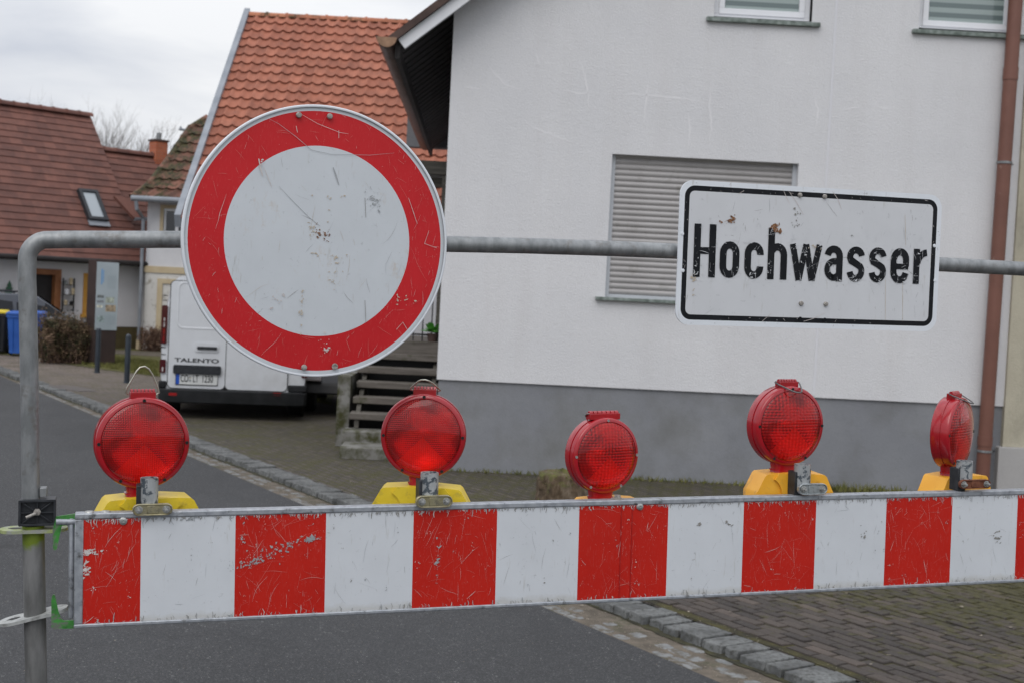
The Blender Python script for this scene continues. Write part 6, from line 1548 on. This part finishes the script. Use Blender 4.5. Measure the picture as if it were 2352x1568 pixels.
# ================================================================== PARKED CAR
q = LF(205, 790, -1.0); CT_ = LM @ frame(Vector((q[0], -.98, 0)), Vector((1, 0, 0)), Vector((0, 1, 0)), Vector((0, 0, 1)))
carr = thing('parked_car', 'dark grey estate car parked before the brown roofed house behind the bins', 'car', CT_ @ Matrix.Translation((-2.1, 0, 0)))
k = .90
def cprof(): return [(-4.25, .35), (-4.28, .75), (-4.15, .95), (-3.6, 1.0), (-1.05, .92), (-.35, .80), (-.05, .62), (0, .35)]
mb = MB(CT_); P = [(x * k, z * k) for x, z in cprof()]; n = len(P); hw_ = .82 * k
vs = [(x, y, z) for y, sc2 in ((-hw_, 1), (-hw_ * .93, 1)) for x, z in P]
vs = []
for y, dz_ in ((-hw_ * .86, .0), (-hw_, -.09), (hw_, -.09), (hw_ * .86, .0)):
    for x, z in P: vs.append((x, y, z + (dz_ if z > .5 else 0)))
fs = [(i * n + j, (i + 1) * n + j, (i + 1) * n + (j + 1) % n, i * n + (j + 1) % n) for i in range(3) for j in range(n)] + [tuple(range(n)), tuple(range(4 * n - 1, 3 * n - 1, -1))]
vs2 = vs; mb.add(vs, fs); mb.build('body', 'carpaint', carr, bevel=.03)
gh_ = [(-4.05, .93), (-3.85, 1.36), (-3.4, 1.46), (-2.2, 1.48), (-1.75, 1.42), (-.95, .90)]; gh_ = [(x * k, z * k) for x, z in gh_]; n = len(gh_)
mb = MB(CT_); mb.add([(x, -hw_ * (.86 if z < 1 else .70), z) for x, z in gh_] + [(x, hw_ * (.86 if z < 1 else .70), z) for x, z in gh_], [tuple(range(n)), tuple(range(2 * n - 1, n - 1, -1))] + [(i, i + n, (i + 1) % n + n, (i + 1) % n) for i in range(n)]); gho = mb.build('cabin', 'carpaint', carr, bevel=.03)
for a_, b_, c_, d_ in ((-1.08, -1.72, -2.35, -2.35), (-2.45, -2.45, -3.2, -3.2), (-3.3, -3.3, -3.72, -3.85)):
    zz0, zz1 = .95 * k, 1.36 * k
    for sg in (-1, 1):
        mb = MB(CT_); yb, yt = sg * hw_ * .868, sg * hw_ * .715
        mb.add([(a_ * k, yb - .0, zz0), (b_ * k, yt, zz1), (c_ * k, yt, zz1), (d_ * k, yb, zz0)], [(0, 1, 2, 3)]); mb.build('side_window', 'glass', carr, smooth=False)
mb = MB(CT_); mb.add([(-.99 * k, -hw_ * .78, .93 * k), (-.99 * k, hw_ * .78, .93 * k), (-1.72 * k, hw_ * .66, 1.41 * k), (-1.72 * k, -hw_ * .66, 1.41 * k)], [(0, 1, 2, 3)]); mb.v = [v + CT_.to_3x3() @ Vector((.03, 0, .02)) for v in mb.v]; mb.build('windscreen', 'glass', carr, smooth=False)
for sg in (-1, 1):
    mb = MB(CT_); mb.tube([(-3.6 * k, sg * hw_ * .66, 1.45 * k), (-3.5 * k, sg * hw_ * .66, 1.52 * k), (-2.0 * k, sg * hw_ * .66, 1.53 * k), (-1.85 * k, sg * hw_ * .66, 1.47 * k)], .018, 6); mb.build('roof_rail', 'blackpl', carr)
    mb = MB(CT_); y0_, y1_ = sorted((sg * hw_ * .98, sg * (hw_ + .14))); mb.box(-1.22 * k, -1.05 * k, y0_, y1_, .88 * k, 1.0 * k); mb.build('mirror', 'carpaint', carr, bevel=.03)
    mb = MB(CT_); y0_, y1_ = sorted((sg * hw_ * .6, sg * hw_ * .93)); mb.box(-.12, .012, y0_, y1_, .56 * k, .68 * k); mb.build('headlight', 'tailclear', carr, bevel=.02)
    for xx in (-.75, -3.4): wheel(carr, CT_ @ Matrix.Translation((xx * k, sg * hw_ * .9, .29)) @ Matrix.Rotation(R(90 * sg), 4, 'X'), .29, .2)

# the black car beyond the van: same kind, copied with its parts
def copy_tree(o, parent=None, swap=None):
    c_ = o.copy(); col.objects.link(c_); c_.parent = parent
    if swap and c_.type == 'MESH' and c_.data.materials and c_.data.materials[0] == M[swap[0]]:
        c_.data = c_.data.copy(); c_.data.materials[0] = M[swap[1]]
    for q_ in list(o.children): copy_tree(q_, c_, swap)
    return c_
M['blackpaint'] = mat('dull black car paint', (.010, .010, .011), (.02, .018, .017), 4, .55)
carr['group'] = 'parked estate cars'
c2 = copy_tree(carr, None, ('carpaint', 'blackpaint')); c2['label'] = 'black estate car parked between the white van and the porch stairs'
c2.matrix_world = Matrix.Translation((-2.42, 20.9, 0)) @ Matrix.Rotation(R(-86), 4, 'Z')

# ================================================================== SHRUBS AND TREES
def branchy(mb, rnd, p, d, l, r, depth, spread=.5, up=.15, seg=5, segs=3):
    path = [p]; q = p; dd = d.copy()
    for i in range(segs):
        dd = (dd + Vector((rnd.gauss(0, .10), rnd.gauss(0, .10), rnd.gauss(.02, .06)))).normalized(); q = q + dd * (l / segs); path.append(q)
    rr = [r * (1 - .45 * i / segs) for i in range(segs + 1)]
    mb.tube(path, r, seg if depth > 1 else 3, rr=rr, cap=False)
    if depth <= 0: return
    for k in range(rnd.randint(2, 4) if depth > 1 else 3):
        f = rnd.uniform(.35, 1); i = min(int(f * segs), segs - 1); o = path[i].lerp(path[i + 1], f * segs - i)
        nd = (dd + Vector((rnd.gauss(0, spread), rnd.gauss(0, spread), rnd.gauss(up, .2)))).normalized()
        branchy(mb, rnd, o, nd, l * rnd.uniform(.6, .82), r * rnd.uniform(.45, .62), depth - 1, spread, up, seg, segs)
M['bark'] = mat('grey brown bark', (.13, .115, .105), (.20, .18, .165), 5, .9); M['twig'] = mat('pale brown twigs', (.13, .115, .105), (.20, .18, .17), 2, .9)
def bare_tree(px, Y, hgt, sd_, label, stems=4, spread=.42):
    rnd = random.Random(sd_); c = W(px, 600, Y); c.z = -.1; root = thing('bare_tree', label, 'tree', c, 'leafless trees behind the brown roofs')
    mb = MB(); mb.tube([c, c + Vector((.1, 0, hgt * .18)), c + Vector((.05, 0, hgt * .36))], .2, 8, rr=[.26, .2, .17]); mb.build('trunk', 'bark', root)
    mb = MB(); top = c + Vector((.06, 0, hgt * .34))
    for k in range(stems):
        a = 2 * PI * k / stems + rnd.uniform(0, 1); branchy(mb, rnd, top, Vector((math.cos(a) * .45, math.sin(a) * .45, 1)).normalized(), hgt * .26, .075, 5, spread, .22)
    mb.build('crown', 'twig', root)
bare_tree(262, 72, 11.6, 8, 'bushy leafless tree left of the brick chimney', 5, .36)
bare_tree(118, 80, 13.4, 15, 'leafless tree whose top twigs show over the brown ridge', 4, .36)
# brown shrub by the bins
def shrub(px, py, wd_, hg_, n_tw, n_lf, label, sd_, lm, nm='shrub', cat='shrub'):
    rnd = random.Random(sd_); c = G(px, py); root = thing(nm, label, cat, c)
    mb = MB(); tips = []
    for _ in range(n_tw):
        a = rnd.uniform(0, 2 * PI); ln = rnd.uniform(.55, 1.05); o = c + Vector((rnd.gauss(0, wd_ * .14), rnd.gauss(0, wd_ * .12), 0))
        e = o + Vector((math.cos(a) * wd_ * .42 * rnd.random(), math.sin(a) * wd_ * .35 * rnd.random(), hg_ * ln)); mid = (o + e) / 2 + Vector((rnd.gauss(0, .05), rnd.gauss(0, .05), .05))
        mb.tube([o, mid, e], .006, 3, rr=[.009, .006, .003], cap=False); tips.append((o, mid, e))
        for j in range(4):
            f = rnd.uniform(.3, 1); s0 = mid.lerp(e, f) if rnd.random() < .6 else o.lerp(mid, f); e2 = s0 + Vector((rnd.gauss(0, .12), rnd.gauss(0, .1), rnd.uniform(.02, .2))) * hg_
            mb.tube([s0, e2], .004, 3, rr=[.004, .002], cap=False); tips.append((s0, (s0 + e2) / 2, e2))
    mb.build('stems', 'shrubtwig', root)
    mb = MB()
    for _ in range(n_lf):
        o, m_, e = rnd.choice(tips); p = o.lerp(e, rnd.random()) + Vector((rnd.gauss(0, .035), rnd.gauss(0, .035), rnd.gauss(0, .035)))
        if p.z < .02: p.z = .02 + rnd.random() * .05
        s_ = rnd.uniform(.012, .028); a = Vector((rnd.gauss(0, 1), rnd.gauss(0, 1), rnd.gauss(0, 1))).normalized(); b = a.orthogonal().normalized()
        mb.add([p - a * s_, p + b * s_ * .6, p + a * s_, p - b * s_ * .6], [(0, 1, 2, 3)])
    mb.build('foliage', lm, root, smooth=False)
M['shrubtwig'] = mat('red brown stems', (.085, .05, .038), (.15, .095, .07), 6, .9)
m, t, b = newmat('dry brown and dark green leaves'); b.inputs['Roughness'].default_value = .85
cc = ramp(t, noise(t, 3.2, 5, .65), [(.40, (.022, .034, .010)), (.50, (.09, .062, .028)), (.62, (.17, .105, .065))]); t.links.new(cc, b.inputs['Base Color']); M['shrubleaf'] = m
shrub(128, 832, 1.15, .92, 150, 9000, 'brown and dark green shrub in front of the parked car', 3, 'shrubleaf')
shrub(176, 834, .85, .85, 110, 5000, 'reddish dry shrub touching the information pillar', 9, 'shrubleaf')
shrub(350, 806, .9, .55, 90, 2200, 'low twiggy bush at the peeling house wall beside the van', 12, mat('dry red leaves', (.12, .06, .04), (.22, .14, .09), 12, .9))

# ================================================================== WALL DECORATIONS OF THE BROWN ROOFED HOUSE
q = LF(20, 678, -.12); T = LM @ Matrix.Translation((q[0], -.14, q[1]))
fo = thing('fir_tree_ornament', 'small dark green fir tree ornament on the pale wall above the car', 'ornament', T)
mb = MB(T)
for z0, r0, h in ((.06, .115, .15), (.14, .092, .14), (.22, .065, .13)): mb.lathe([(.0001, z0), (r0, z0), (r0 * .5, z0 + h * .5), (.004, z0 + h)], 10)
mb.build('branches', mat('dark green ornament', (.012, .05, .025), (.02, .08, .04), 20, .7), fo, sharp=30)
mb = MB(T); mb.cyl((0, 0, -.12), (0, 0, .08), .012, 8); mb.cyl((0, 0, -.12), (0, .13, -.12), .01, 6); mb.build('stand', 'iron', fo)
q0, q1 = LF(144, 715, -.15), LF(172, 640, -.15); T = LM @ Matrix.Translation((q0[0], 0, q0[1]))
sh = thing('wall_shelf', 'small wall rack with pale lanterns and pots between door and ochre window', 'shelf', T)
ww = q1[0] - q0[0]; hh4 = q1[1] - q0[1]
for xx in (0.0, ww): mb = MB(T); mb.box(xx - .015, xx + .015, -.14, -.11, 0, hh4); mb.box(xx - .01, xx + .01, -.14, -.002, .02, .04); mb.build('upright', 'iron', sh, smooth=False)
for f in (.18, .5, .8): mb = MB(T); mb.box(-.0, ww, -.2, -.06, hh4 * f - .01, hh4 * f + .01); mb.build('shelf_board', 'oldbeam', sh, smooth=False)
for (xx, f, r_, h, mm_) in ((.08, .18, .05, .12, 'cream'), (.24, .18, .06, .10, 'binblack'), (.1, .5, .06, .13, 'pvc'), (.26, .5, .045, .16, 'cream'), (.2, .8, .05, .17, 'cream'), (.06, .8, .035, .1, 'zincgrey')):
    lt = thing('lantern', {(.08): 'cream pot at the left of the lowest rack board', .24: 'black pot at the right of the lowest rack board', .1: 'white lantern at the left of the middle rack board', .26: 'cream lantern at the right of the middle rack board', .2: 'tall cream lantern on the top rack board', .06: 'small grey can on the top rack board'}[xx], 'lantern' if h > .125 else 'pot', T @ Matrix.Translation((xx, -.13, hh4 * f + .011)))
    mb = MB(ROOTM[lt.name]); mb.lathe([(.0001, 0), (r_ * .8, 0), (r_, h * .75), (r_ * 1.05, h * .78), (r_ * .3, h), (.0001, h)], 10); mb.build('vessel', mm_, lt)
